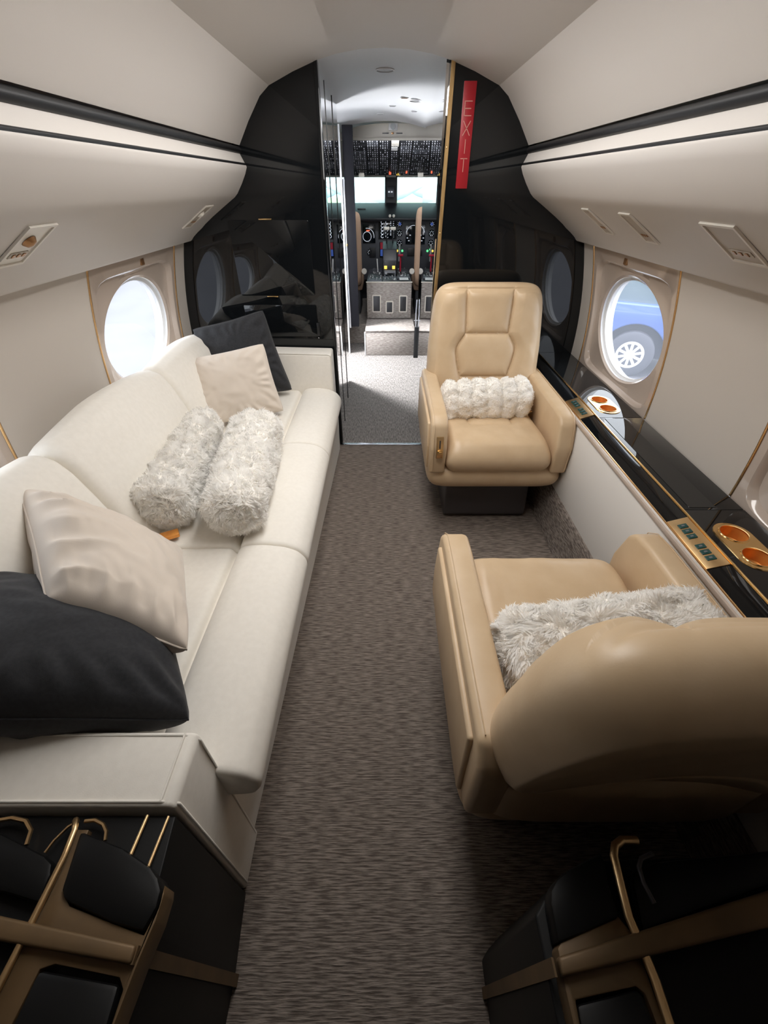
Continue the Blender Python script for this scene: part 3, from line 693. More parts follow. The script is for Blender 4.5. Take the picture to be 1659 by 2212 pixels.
# centre pedestal with carpeted aft face
pd = empty('center_pedestal', (0.06, 4.96, 0.25), 'cockpit center pedestal with carpeted end and radio units on top', 'control pedestal')
prism('carpeted_end', [(-0.245, 0.0), (-0.245, 0.36), (0.235, 0.35), (0.235, 0.0)], 'y', 0.0, 0.03, M['carpet_pale'], pd, bev=0.006)
bm = bmesh.new(); add_box(bm, (-0.25, -0.006, 0.352), (0.24, 0.012, 0.362), 0.002)
bmobj('cream_binding', bm, M['cream_plastic'], pd)
for (x0, x1, z0, z1) in ((-0.175, -0.105, 0.075, 0.225), (-0.03, 0.03, 0.065, 0.165), (0.115, 0.18, 0.075, 0.22)):
    vn = prism('vent_frame', rrect((x1 - x0) / 2 + 0.012, (z1 - z0) / 2 + 0.012, 0.012, 4, (x0 + x1) / 2, (z0 + z1) / 2), 'y', -0.004, 0.002, M['cream_plastic'], pd)
    box('vent_opening', (x0, -0.007, z0), (x1, 0.0, z1), M['panel_dark'], vn, 0.003)
box('pedestal_body', (-0.245, 0.03, 0.0), (0.235, 0.95, 0.35), M['panel_grey'], pd, 0.006)
random.seed(5)
for (x0, x1, y0, y1, m) in ((-0.225, -0.08, 0.03, 0.16, 'panel_grey'), (-0.225, -0.08, 0.17, 0.30, 'panel_dark'), (-0.07, 0.075, 0.03, 0.14, 'panel_dark'), (-0.07, 0.075, 0.15, 0.26, 'panel_grey'),
                            (0.085, 0.22, 0.17, 0.32, 'panel_grey'), (-0.225, -0.08, 0.31, 0.52, 'panel_dark'), (0.085, 0.22, 0.33, 0.52, 'panel_dark'), (-0.2, -0.08, 0.62, 0.80, 'panel_grey'), (0.09, 0.2, 0.62, 0.80, 'panel_grey')):
    u = box('radio_unit', (x0, y0, 0.35), (x1, y1, 0.372), M[m], pd, 0.003)
    for _ in range(10):
        a_, b_ = random.uniform(x0 + 0.01, x1 - 0.01), random.uniform(y0 + 0.01, y1 - 0.01)
        box('knob', (a_ - 0.004, b_ - 0.004, 0.372), (a_ + 0.004, b_ + 0.004, 0.384), M['grey_mark'] if random.random() < 0.6 else M['white_plastic'], u, 0.001, 1)
box('display_unit', (-0.06, 0.27, 0.35), (0.07, 0.36, 0.42), M['grey_mark'], pd, 0.01)
box('display_window', (-0.045, 0.262, 0.375), (0.055, 0.28, 0.405), M['screen'], pd, 0.002)
box('paper_note', (0.105, 0.02, 0.374), (0.20, 0.16, 0.377), M['white_plastic'], pd, 0.001)
# throttle quadrant
tq = prism('throttle_quadrant', [(0.42, 0.35), (0.42, 0.50), (0.52, 0.60), (0.70, 0.66), (0.85, 0.60), (0.90, 0.35)], 'x', -0.075, 0.085, M['panel_dark'], pd, bev=0.01)
for x in (-0.042, 0.048): box('fire_handle_light', (x - 0.016, 0.412, 0.42), (x + 0.016, 0.424, 0.452), M['amber_lamp'], tq, 0.003)
for x in (-0.03, 0.04):
    tube('throttle_lever', [(x, 0.66, 0.62), (x, 0.62, 0.78)], 0.008, M['panel_dark'], tq)
    box('throttle_grip', (x - 0.032, 0.60, 0.77), (x + 0.032, 0.64, 0.80), M['cream_plastic'], tq, 0.008)
tube('flap_lever', [(-0.13, 0.55, 0.37), (-0.14, 0.58, 0.50)], 0.008, M['white_plastic'], pd)
tube('park_brake_lever', [(0.13, 0.6, 0.37), (0.13, 0.62, 0.52)], 0.010, M['red_handle'], pd); box('red_grip', (0.10, 0.60, 0.52), (0.16, 0.64, 0.54), M['red_handle'], pd, 0.004)
tube('gear_lever', [(0.13, 1.05, 0.42), (0.13, 1.00, 0.60)], [0.014, 0.010], M['white_plastic'], pd)
# pilot seats (only their inner edges show) and yokes
def pilot_seat(x, y, label, zt):
    r = empty('pilot_seat', (x, y, 0.2), label, 'seat', 'pilot seats in the cockpit')
    box('seat_base', (-0.2, 0.05, 0.0), (0.2, 0.5, 0.25), M['panel_grey'], r, 0.01)
    box('seat_cushion', (-0.23, 0.02, 0.25), (0.23, 0.55, 0.36), M['tan_cloth'], r, 0.03)
    v, f = slab(0.23, zt / 2, 0.12, n=10, r=0.2, N=20); mesh('backrest', v, f, M['tan_cloth'], r, 60, T(0, 0, 0.30 + zt / 2) @ R(PI / 2, 'X') @ R(math.radians(0), 'X'), True)
    v, f = slab(0.12, 0.08, 0.07, n=5, r=0.4, N=14); mesh('headrest', v, f, M['lambswool'], r, 60, T(0, 0, 0.34 + zt + 0.04) @ R(PI / 2, 'X'), True)
    sgn = -1 if x > 0 else 1
    tube('armrest', [(sgn * 0.25, 0.0, 0.45), (sgn * 0.255, -0.05, 0.46)], 0.03, M['cream_plastic'], r)
    return r
pilot_seat(0.565, 5.35, 'tan pilot seat seen edge-on right of the throttles, fleece headrest', 0.74)
pilot_seat(-0.475, 5.35, 'tan pilot seat partly hidden by the black door leaf', 0.70)

# ------------------------------------------------------------------ outside: apron, grass, vehicles
tag(mesh('ground', [(-150, -150, -1.5), (150, -150, -1.5), (150, 150, -1.5), (-150, 150, -1.5)], [(0, 1, 2, 3)], M['concrete'], smooth=0), kind='structure')
tag(mesh('grass_field', [(-150, 75, -1.48), (150, 75, -1.48), (150, 149, -1.48), (-150, 149, -1.48)], [(0, 1, 2, 3)], M['grass'], smooth=0), kind='structure')
car = empty('parked_car', (4.62, 8.0, -1.5), 'blue car with a silver multi-spoke wheel parked outside the right window', 'car', rz=math.radians(-28))
body = [(-2.6, 0.32)] + [(-0.56 * math.cos(a), 0.36 + 0.56 * math.sin(a)) for a in np.linspace(0.0, PI, 22)] + [ (3.0, 0.32), (3.9, 0.4), (3.95, 0.85), (3.8, 1.22), (-2.4, 1.27), (-2.65, 1.1)]
prism('car_body', [(p[0], p[1]) for p in body], 'y', 0.05, 1.75, M['car_blue'], car, bev=0.03)
prism('car_cabin', [(-2.3, 1.2), (-2.0, 1.8), (2.2, 1.82), (3.0, 1.2)], 'y', 0.18, 1.62, M['car_glass'], car, bev=0.05)
box('wheel_well', (-0.6, 0.30, 0.3), (0.6, 1.5, 1.0), M['tyre'], car, 0.01)
box('car_roof', (-2.0, 0.22, 1.80), (2.2, 1.58, 1.88), M['car_blue'], car, 0.03)
for x, yy in ((0.0, 0.10), (0.0, 1.70), (2.9, 0.10), (2.9, 1.70)):
    w = lathe('wheel', [(0.235, -0.10), (0.36, -0.10), (0.40, -0.07), (0.40, 0.08), (0.36, 0.11), (0.235, 0.11)], T(x, yy, 0.40) @ R(PI / 2, 'X'), M['tyre'], car, 48)
    bm = bmesh.new(); add_lathe(bm, [(0.24, 0.10), (0.24, 0.115), (0.195, 0.112), (0.195, 0.09)], T(x, yy, 0.40) @ R(PI / 2, 'X'), 48, False)
    bmobj('rim', bm, M['rim'], w)
    for k in range(10):
        a = 2 * PI * k / 10
        box('spoke', (-0.026, -0.112, 0.03), (0.026, -0.095, 0.215), M['rim'], w, 0.004, 1, T(x, yy, 0.40) @ R(a, 'Y'))
    lathe('hub_cap', [(0.0001, 0.118), (0.05, 0.116), (0.06, 0.09)], T(x, yy, 0.40) @ R(PI / 2, 'X'), M['rim'], w, 20)
# distant parked aircraft and ground vehicles ahead of the windshield
def jet(x, y, rz, label):
    r = empty('parked_jet', (x, y, -1.5), label, 'airplane', 'jets parked across the apron', rz)
    bm = bmesh.new(); add_tube(bm, [(-7, 0, 1.9), (-6.3, 0, 2.0), (-4.5, 0, 2.1), (3, 0, 2.1), (6, 0, 2.5), (8, 0, 2.9)], [0.1, 0.6, 1.0, 1.0, 0.6, 0.15], 16); bmobj('fuselage', bm, M['aircraft_white'], r, 60)
    prism('wing', [(-1, -8), (0.8, -8), (2.2, 0), (0.8, 8), (-1, 8), (-1.8, 0)], 'z', 1.5, 1.65, M['aircraft_white'], r)
    prism('tail_fin', [(5.5, 2.6), (7.2, 5.2), (8.4, 5.2), (7.6, 2.8)], 'y', -0.1, 0.1, M['aircraft_white'], r)
    return r
jet(-3.5, 52, math.radians(20), 'white jet parked far ahead, seen through the left windshield pane')
jet(9.5, 58, math.radians(160), 'white jet parked far ahead, seen through the right windshield pane')
tr = empty('ground_truck', (-3.2, 38, -1.5), 'small dark tug standing on the apron beyond the windshield', 'vehicle')
box('truck_body', (-1.2, -0.8, 0.3), (1.2, 0.8, 1.2), M['car_blue'], tr, 0.08); box('truck_cab', (-0.3, -0.7, 1.2), (0.7, 0.7, 1.8), M['white_plastic'], tr, 0.1)
for x in (-0.8, 0.8): lathe('wheel', [(0.0001, -0.9), (0.35, -0.9), (0.35, 0.9), (0.0001, 0.9)], T(x, 0, 0.35) @ R(PI / 2, 'X'), M['tyre'], tr, 20)

# ------------------------------------------------------------------ side ledge console (right)
cs = empty('side_console', (0.0, 0.0, 0.0), 'long black glossy side ledge with gold edges along the right wall', 'ledge')
def plate_hole(name, y0, y1, yc, x0=0.928, x1=1.115):
    bm = bmesh.new(); eds = []
    for L_, zz in (([(x0, y0), (x1, y0), (x1, y1), (x0, y1)], 0.622), (rrect(0.049, 0.095, 0.047, 8, 1.005, yc), 0.622)):
        t_ = [bm.verts.new((p[0], p[1], zz)) for p in L_]; b_ = [bm.verts.new((p[0], p[1], 0.598)) for p in L_]; n_ = len(t_)
        for k in range(n_):
            eds.append(bm.edges.new((t_[k], t_[(k + 1) % n_]))); bm.faces.new((t_[k], b_[k], b_[(k + 1) % n_], t_[(k + 1) % n_]))
    bmesh.ops.triangle_fill(bm, use_beauty=True, edges=eds)
    for f_ in [f_ for f_ in bm.faces if abs(f_.normal.z) > 0.9 and abs(f_.calc_center_median().x - 1.005) < 0.047 and abs(f_.calc_center_median().y - yc) < 0.09 and all(abs(q.co.x - 1.005) < 0.0495 and abs(q.co.y - yc) < 0.0955 for q in f_.verts)]: bm.faces.remove(f_)
    return bmobj(name, bm, M['black'], cs, 20)
def slab_top(name, y0, y1, x0=0.928, x1=1.115, bev=0.0012): return prism(name, [(x0, y0), (x1, y0), (x1, y1), (x0, y1)], 'z', 0.598, 0.622, M['black'], cs, bev=bev, seg=2)
slab_top('ledge_top', -1.3, 0.598); plate_hole('ledge_top', 0.600, 1.018, 0.855); slab_top('ledge_top', 1.02, 1.668)
plate_hole('ledge_top', 1.67, YB - 0.002, 1.805)
prism('table_leaf', [(0.950, 1.03), (1.035, 1.03), (1.035, 1.66), (0.950, 1.66)], 'z', 0.6222, 0.6234, M['black'], cs, bev=0.0005, seg=1)
prism('fascia', [(0.866, 0.600), (0.924, 0.620), (0.924, 0.598), (0.866, 0.582)], 'y', -1.3, YB - 0.002, M['black'], cs, bev=0.001)
box('gold_edge', (0.923, -1.3, 0.600), (0.9285, YB - 0.002, 0.6245), M['gold'], cs, 0.001)
box('gold_edge', (0.862, -1.3, 0.592), (0.8665, YB - 0.002, 0.601), M['gold_trim'], cs, 0.001)
box('lower_edge', (0.852, -1.3, 0.578), (0.861, YB - 0.002, 0.592), M['frame'], cs, 0.002)
def cup_tray(yc, lab):
    r = empty('cup_holder_tray', (1.005, yc, 0.622), lab, 'cup holder', 'gold cup holder trays on the side ledge')
    N = 16; hx, hy, R_ = 0.052, 0.098, 0.05; cups = (-0.048, 0.048); cr = 0.036
    # plate as polygon with two holes: build by booleans-free bridging of grid rings
    bm = bmesh.new()
    out = rrect(hx, hy, R_, 10)
    def ringv(pts, z): return [bm.verts.new((p[0], p[1], z)) for p in pts]
    o0 = ringv(out, 0.0); o1 = ringv([(p[0] * 0.985, p[1] * 0.99) for p in out], 0.003)
    n = len(o0)
    for k in range(n): bm.faces.new((o0[k], o0[(k + 1) % n], o1[(k + 1) % n], o1[k]))
    edges = [bm.edges.get((o1[k], o1[(k + 1) % n])) for k in range(n)]
    for cy in cups:
        c = ringv([(cr * math.cos(2 * PI * k / 32), cy + cr * math.sin(2 * PI * k / 32)) for k in range(32)], 0.003)
        for k in range(32): edges.append(bm.edges.new((c[k], c[(k + 1) % 32])))
    bmesh.ops.triangle_fill(bm, use_beauty=True, edges=edges)
    for ff in [ff for ff in bm.faces if any((ff.calc_center_median() - Vector((0, cy, 0.003))).length < cr * 0.92 for cy in cups) and all(((vv.co - Vector((0, cy, 0.003))).length < cr * 1.01) for vv in ff.verts for cy in [min(cups, key=lambda q: abs(q - ff.calc_center_median().y))])]:
        bm.faces.remove(ff)
    bmobj('plate', bm, M['gold'], r, 30)
    for cy in cups:
        lathe('cup_rim', [(cr + 0.003, 0.003), (cr + 0.002, 0.0055), (cr - 0.001, 0.005), (cr - 0.001, 0.002)], T(0, cy, 0), M['gold'], r, 40, False)
        lathe('cup_well', [(cr, 0.003), (cr - 0.002, -0.032), (cr - 0.008, -0.037), (0.0001, -0.037)], T(0, cy, 0), M['copper'], r, 40, False)
    return r
cup_tray(1.805, 'gold tray with two copper cup wells on the ledge beside the far armchair')
cup_tray(0.855, 'gold tray with two copper cup wells on the ledge beside the near armchair')
def switch_panel(yc, L, lab):
    r = empty('switch_plate', (0.895, yc, 0.6095), lab, 'switch panel', 'gold switch plates on the side ledge')
    Mx = R(-math.atan2(0.020, 0.058), 'Y')
    box('plate', (-0.030, -L / 2, 0.0), (0.028, L / 2, 0.0035), M['gold_satin'], r, 0.001, 2, Mx)
    for g in (-1, 1):
        for k in range(3):
            y = g * L * 0.22 + (k - 1) * L * 0.115
            box('button', (-0.014, y - L * 0.042, 0.003), (0.010, y + L * 0.042, 0.0055), M['dark_button'], r, 0.001, 2, Mx)
            box('button_icon', (-0.006, y - L * 0.014, 0.0052), (0.002, y + L * 0.014, 0.0060), M['grey_mark'], r, 0, 1, Mx)
    return r
switch_panel(1.795, 0.19, 'gold switch plate with six small dark buttons beside the far armchair')
switch_panel(0.885, 0.20, 'gold switch plate with six small dark buttons beside the near armchair')

# reading light / air units under the overhead valance
def psu_unit(s, yc, w, lab, kind):
    # frame on the sloping face: local x = along fuselage, y = down-slope outward, z = out of surface (into cabin)
    a, b = Vector((s * 0.765, 0, 1.3465)), Vector((s * 0.90, 0, 1.2615)); d = (b - a).normalized()
    n = Vector((-s * abs(d.z), 0, -abs(d.x))); o3 = a + (b - a) * 0.5 + Vector((0, yc, 0))
    r = empty('reading_light_unit', o3, lab, 'overhead light')
    Mx = frame((0, 0, 0), Vector((0, 1, 0)), d, n)
    bm = bmesh.new(); hw, hh = w / 2, 0.075
    O_ = [(-hw, -hh), (hw, -hh), (hw, hh), (-hw, hh)]; I_ = [(-hw + 0.008, -hh + 0.008), (hw - 0.008, -hh + 0.008), (hw - 0.008, hh - 0.008), (-hw + 0.008, hh - 0.008)]
    V_ = [[bm.verts.new(Mx @ Vector((p[0], p[1], z))) for p in L_] for L_, z in ((O_, 0), (O_, 0.005), (I_, 0.005), (I_, 0))]
    for A_, B_ in zip(V_, V_[1:]):
        for q in range(4): bm.faces.new((A_[q], A_[(q + 1) % 4], B_[(q + 1) % 4], B_[q]))
    bmobj('bezel', bm, M['cream_plastic'], r)
    box('inset', (-hw + 0.008, -hh + 0.008, 0.0005), (hw - 0.008, hh - 0.008, 0.002), M['unit_beige'] if kind else M['cream_plastic'], r, 0, 1, Mx)
    if kind != 2:
        lathe('lamp_eyeball', [(0.0001, 0.012), (0.012, 0.009), (0.018, 0.001)], Mx @ T(-hw * 0.1, -0.02, 0.002), M['bronze'] if kind == 0 else M['cream_plastic'], r, 20)
    box('button_plate', (-hw * 0.6, 0.022, 0.002), (hw * 0.6, 0.042, 0.004), M['unit_beige'], r, 0.001, 1, Mx)
    for q in (-0.35, 0, 0.35): box('button', (hw * q - 0.005, 0.026, 0.004), (hw * q + 0.005, 0.038, 0.006), M['bronze'], r, 0.001, 1, Mx)
    return r
psu_unit(-1, 1.14, 0.10, 'reading light unit with bronze lamp and buttons, near left overhead', 0)
psu_unit(-1, 2.28, 0.10, 'reading light unit on the left overhead beside the black bulkhead', 1)
psu_unit(1, 1.97, 0.07, 'recessed overhead unit with a small dark slot, farthest on the right', 2)
psu_unit(1, 1.64, 0.08, 'narrow recessed overhead unit, middle of the three on the right', 2)
psu_unit(1, 1.17, 0.13, 'wide recessed overhead unit at the right edge of the view', 2)

# ------------------------------------------------------------------ leather club chairs
def club_chair(name, loc, rz, aisle, recline, label, back_h=0.56, cn=7.5):
    """local +y = the way the chair faces; aisle = local x sign of the aisle side"""
    r = empty(name, loc, label, 'armchair', 'tan leather club chairs', rz)
    lm = M['leather']
    prism('pedestal', [(-0.24, 0.0), (0.235, 0.0), (0.26, 0.03), (0.22, 0.25), (-0.22, 0.25), (-0.25, 0.03)], 'x', -0.215, 0.215, M['grey_base'], r, bev=0.008)
    v, f = slab(0.328, 0.335, 0.12, n=11, r=0.14, N=40)
    mesh('seat_pan', v, f, lm, r, 60, T(0, 0.005, 0.297), True)
    # seat cushion with rolled front and inset panel seam
    def seat_disp(x, y):
        d = 1e9; wv = 0.11
        if y < 0.07:
            d = abs(abs(x) - wv) if y < 0.05 else 1e9
        if abs(x) < wv: d = min(d, abs(y - 0.06))
        g = -0.008 * math.exp(-(d / 0.007) ** 2) + 0.006 * (1 - math.exp(-d / 0.03))
        return g + 0.003 * nz(x * 9, y * 9, 1) + 0.0016 * nz(x * 40, y * 12, 4) + 0.012 * math.exp(-((y - 0.2) / 0.12) ** 2)
    v, f = slab(0.252, 0.325, 0.15, n=12, r=0.26, N=90, disp=seat_disp)
    mesh('seat_cushion', v, f, lm, r, 70, T(0, 0.035, 0.395), True)
    # arms
    for s in (-1, 1):
        pr = [(0.345, 0.335), (0.350, 0.47), (0.320, 0.575), (0.285, 0.603), (0.22, 0.610), (-0.30, 0.615), (-0.335, 0.56), (-0.335, 0.335)]
        a, b = (s * 0.248, s * 0.325)
        arm = prism('armrest', pr, 'x', min(a, b), max(a, b), lm, r, bev=0.016, seg=4)
        pr2 = [(0.300, 0.345), (0.300, 0.46), (0.275, 0.565), (-0.28, 0.575), (-0.29, 0.345)]
        a2, b2 = (s * 0.318, s * 0.336)
        prism('outer_panel', pr2, 'x', min(a2, b2), max(a2, b2), lm, arm, bev=0.007, seg=3)
        # stitched seam line along the top
        xs = s * 0.310
        tube('stitching', [(xs, 0.352, 0.36), (xs, 0.3525, 0.47), (xs, 0.322, 0.578), (xs, 0.285, 0.6045), (xs, 0.22, 0.6115), (xs, -0.29, 0.6165)], 0.0016, M['leather'], arm, 5)
        if s == aisle:
            th = math.atan2(0.03, 0.105)
            Mx = T(s * 0.283, 0.3525, 0.475) @ R(th, 'X')
            box('control_plate', (-0.016, -0.004, -0.045), (0.016, 0.003, 0.055), M['gold_satin'], arm, 0.002, 2, Mx)
            box('control_slot', (-0.003, 0.0025, 0.0), (0.003, 0.0045, 0.038), M['panel_dark'], arm, 0.001, 1, Mx)
            box('control_lever', (-0.011, 0.003, -0.018), (0.011, 0.012, -0.008), M['gold'], arm, 0.002, 2, Mx)
            for q in (-0.030, -0.038): box('control_rib', (-0.012, 0.002, q - 0.002), (0.012, 0.005, q + 0.002), M['bronze'], arm, 0, 1, Mx)
    # backrest
    H = back_h / 2
    def hw(t): return 0.305 - 0.018 * max(0, t) - 0.012 * (t * 0.5 + 0.5) - (0.03 if t < -0.72 else 0.0)
    def vx(y):
        t = y / H
        if t > 0.24: return 0.110 + 0.012 * (t - 0.24)
        k = math.sin(PI / 2 * min(1, (0.24 - t) / 0.34)); k = k ** 1.2
        return 0.110 + 0.048 * k - 0.075 * max(0, -t + 0.02) ** 1.3
    def bd(x, y):
        t = y / H; d = abs(abs(x) - vx(y))
        if abs(x) < vx(y):
            d = min(d, abs(y - 0.22 * H), abs(y + 0.50 * H))
        if abs(y - 0.90 * H) < 0.02: d = min(d, abs(y - 0.90 * H))
        puff = 0.015 * (1 - math.exp(-(d / 0.022) ** 1.2))
        side = 0.009 * min(1, max(0, (abs(x) - vx(y)) / 0.05))
        wr_ = 0.0035 * nz(x * 7 + y * 9, y * 5 - x * 6, 2.5) + 0.0018 * max(0, math.sin((x * 0.8 + abs(x) * 0.4 + y * 0.9) * 55)) * (1 if abs(x) > vx(y) + 0.03 else 0) * max(0, nz(x * 6, y * 6, 9))
        return (puff + side + wr_ - 0.010 - 0.007 * math.exp(-(d / 0.0055) ** 2)) * min(1, max(0, (0.99 - t) / 0.12))
    def rear(x, y):
        yy = -H + 0.29 - 0.26 * (x / 0.27) ** 2
        d = abs(y - yy)
        return -0.009 * math.exp(-(d / 0.0055) ** 2) + (0.020 if y > yy else 0.020 * math.exp(-((y - yy) / 0.10) ** 2)) + 0.002 * nz(x * 6, y * 6, 7)
    v, f = slab(hw, H, 0.13, n=cn, r=0.26, N=170, disp=bd, Nz=rear, bow=lambda x, y: -0.10 * x * x * 1.0)
    Mb = T(0, -0.235, 0.455) @ R(math.radians(recline), 'X') @ T(0, 0, H - 0.0) @ R(PI / 2, 'X') @ R(PI, 'Y')
    # local slab x->x, y->up ; front(+z) must face +y
    Mb = T(0, -0.245, 0.44) @ R(math.radians(recline), 'X') @ T(0, 0, H) @ frame((0, 0, 0), Vector((-1, 0, 0)), Vector((0, 0, 1)), Vector((0, 1, 0)))
    mesh('backrest', v, f, lm, r, 70, Mb, True)
    # rear shell under the backrest
    v, f = slab(0.30, 0.11, 0.12, n=7, r=0.35, N=24)
    mesh('rear_shell', v, f, lm, r, 60, T(0, -0.285, 0.405) @ frame((0, 0, 0), Vector((-1, 0, 0)), Vector((0, 0, 1)), Vector((0, 1, 0))), True)
    # seat belt
    bl = empty('seat_belt', (0, 0, 0)); bl.parent = r
    for s in (-1, 1):
        box('belt_strap', (-0.07, -0.022, 0.0), (0.0, 0.022, 0.004), M['gold_trim'], bl, 0.001, 1, T(s * 0.24 if s > 0 else -0.17, -0.05, 0.478))
    box('buckle', (-0.025, -0.02, 0.0), (0.025, 0.02, 0.012), M['gold'], bl, 0.003, 2, T(-0.20 * aisle, -0.03, 0.482))
    return r
club_chair('club_chair', (0.535, 2.01, 0), PI, 1, -0 + 11, 'tan leather armchair facing the camera in front of the black bulkhead', 0.60)
club_chair('club_chair', (0.497, 0.640, 0), 0, -1, 12.5, 'tan leather armchair in the foreground with its back to the camera', 0.568, 5.0)

# ------------------------------------------------------------------ sofa along the left wall
so = empty('sofa', (-0.7, 1.35, 0), 'long cream three-seat sofa under the left windows', 'sofa'); so.location = (0, 0, 0)
SM = M['sofa']
v = [(-0.362, 0.36, 0), (-0.300, 2.50, 0), (-1.08, 2.50, 0), (-1.08, 0.36, 0), (-0.352, 0.36, 0.34), (-0.292, 2.50, 0.34), (-1.08, 2.50, 0.34), (-1.08, 0.36, 0.34)]
mesh('base', v, [(0, 1, 2, 3), (4, 7, 6, 5), (0, 4, 5, 1), (1, 5, 6, 2), (2, 6, 7, 3), (3, 7, 4, 0)], SM, so, 0)
seat_prof = [(-0.95, 0.33), (-0.95, 0.445), (-0.70, 0.448), (-0.53, 0.452), (-0.512, 0.449), (-0.502, 0.416), (-0.492, 0.452), (-0.46, 0.466), (-0.40, 0.468), (-0.34, 0.460), (-0.295, 0.440), (-0.270, 0.405), (-0.268, 0.37), (-0.285, 0.335), (-0.32, 0.325)]
def slant(p, a): return (p[0] + 0.012 * (p[1] - 0.4) / 2.0 + (0.0), p[1], p[2] + 0.004 * math.sin(a * PI) + 0.0015 * nz(p[0] * 8, p[1] * 5, p[2] * 8))
def dense(P, k=6): return P
for y0, y1 in ((0.345, 1.035), (1.037, 1.735), (1.737, 2.405)):
    sweep_cushion('seat_cushion', seat_prof, y0, y1, SM, so, 0.012, 30, slant)
back_prof = [(-0.80, 0.44), (-0.835, 0.55), (-0.875, 0.675), (-0.905, 0.755), (-0.935, 0.800), (-0.975, 0.820), (-1.02, 0.815), (-1.055, 0.785), (-1.075, 0.73), (-1.08, 0.6), (-1.08, 0.44)]
def bmod(p, a):
    k = max(0, (p[2] - 0.62)) / 0.23
    return (p[0] - 0.03 * (p[1] - 1.3) * (1 - k * 0.4) + 0.02 * math.sin(a * PI) * (1 - k) , p[1], p[2] + 0.035 * k * math.sin(a * PI) - 0.05 * k * max(0, (p[1] - 1.3)) + 0.002 * nz(p[0] * 7, p[1] * 6, p[2] * 7))
for y0, y1 in ((0.37, 1.035), (1.037, 1.765), (1.767, 2.42)):
    sweep_cushion('back_cushion', back_prof, y0, y1, SM, so, 0.035, 34, bmod)
# arms
arm_n = prism('armrest', [(-1.09, 0.0), (-0.350, 0.0), (-0.350, 0.590), (-0.360, 0.600), (-1.09, 0.600)], 'y', 0.243, 0.364, SM, so, bev=0.010, seg=4)
tube('piping', [(-0.351, 0.355, 0.02), (-0.3475, 0.355, 0.585), (-0.372, 0.357, 0.601), (-1.08, 0.357, 0.601)], 0.0022, SM, arm_n, 6)
tube('piping', [(-0.3475, 0.252, 0.02), (-0.3475, 0.252, 0.585), (-0.372, 0.250, 0.601), (-1.08, 0.250, 0.601)], 0.0022, SM, arm_n, 6)
tube('piping', [(-0.374, 0.25, 0.6015), (-0.374, 0.36, 0.6015)], 0.0025, SM, arm_n, 6)
arm_f = prism('armrest', [(-1.09, 0.0), (-0.302, 0.0), (-0.302, 0.655), (-1.09, 0.675)], 'y', 2.41, 2.545, SM, so, bev=0.012, seg=4)
tube('piping', [(-0.303, 2.412, 0.05), (-0.303, 2.412, 0.645), (-0.32, 2.412, 0.656), (-1.05, 2.412, 0.672)], 0.002, SM, arm_f, 6)
sbk = box('seat_belt_buckle', (-0.03, -0.018, 0), (0.03, 0.018, 0.014), M['copper'], so, 0.003, 2, T(-0.735, 1.075, 0.462) @ R(0.5, 'Z'))

# ------------------------------------------------------------------ scatter cushions
pillow('scatter_cushion', (-0.945, 0.88, 0.80), (-0.69, 0.555, 0.745), (-0.415, 0.512, 0.63), (-0.63, 0.95, 0.51), 0.20, M['cream_cushion'],
       'cream velvet cushion with gathered corners leaning at the near end of the sofa', 'cushion', 'cushions on the sofa', 0.006, 1, 120, 0.017)
pillow('scatter_cushion', (-0.375, 0.39, 0.58), (-0.60, 0.76, 0.50), (-1.02, 0.62, 0.72), (-0.86, 0.31, 0.74), 0.25, M['dark_cushion'],
       'large charcoal cushion resting against the near sofa arm', 'cushion', 'cushions on the sofa', 0.005, 4)
pillow('scatter_cushion', (-1.00, 2.08, 0.735), (-0.585, 2.10, 0.81), (-0.522, 2.05, 0.48), (-0.88, 1.86, 0.48), 0.15, M['cream_cushion'],
       'cream cushion standing in front of a charcoal one at the far end of the sofa', 'cushion', 'cushions on the sofa', 0.004, 2)
pillow('scatter_cushion', (-1.01, 2.31, 0.82), (-0.63, 2.36, 0.905), (-0.525, 2.33, 0.48), (-0.90, 2.19, 0.47), 0.14, M['dark_cushion'],
       'charcoal cushion leaning on the far sofa arm behind the cream one', 'cushion', 'cushions on the sofa', 0.005, 3)

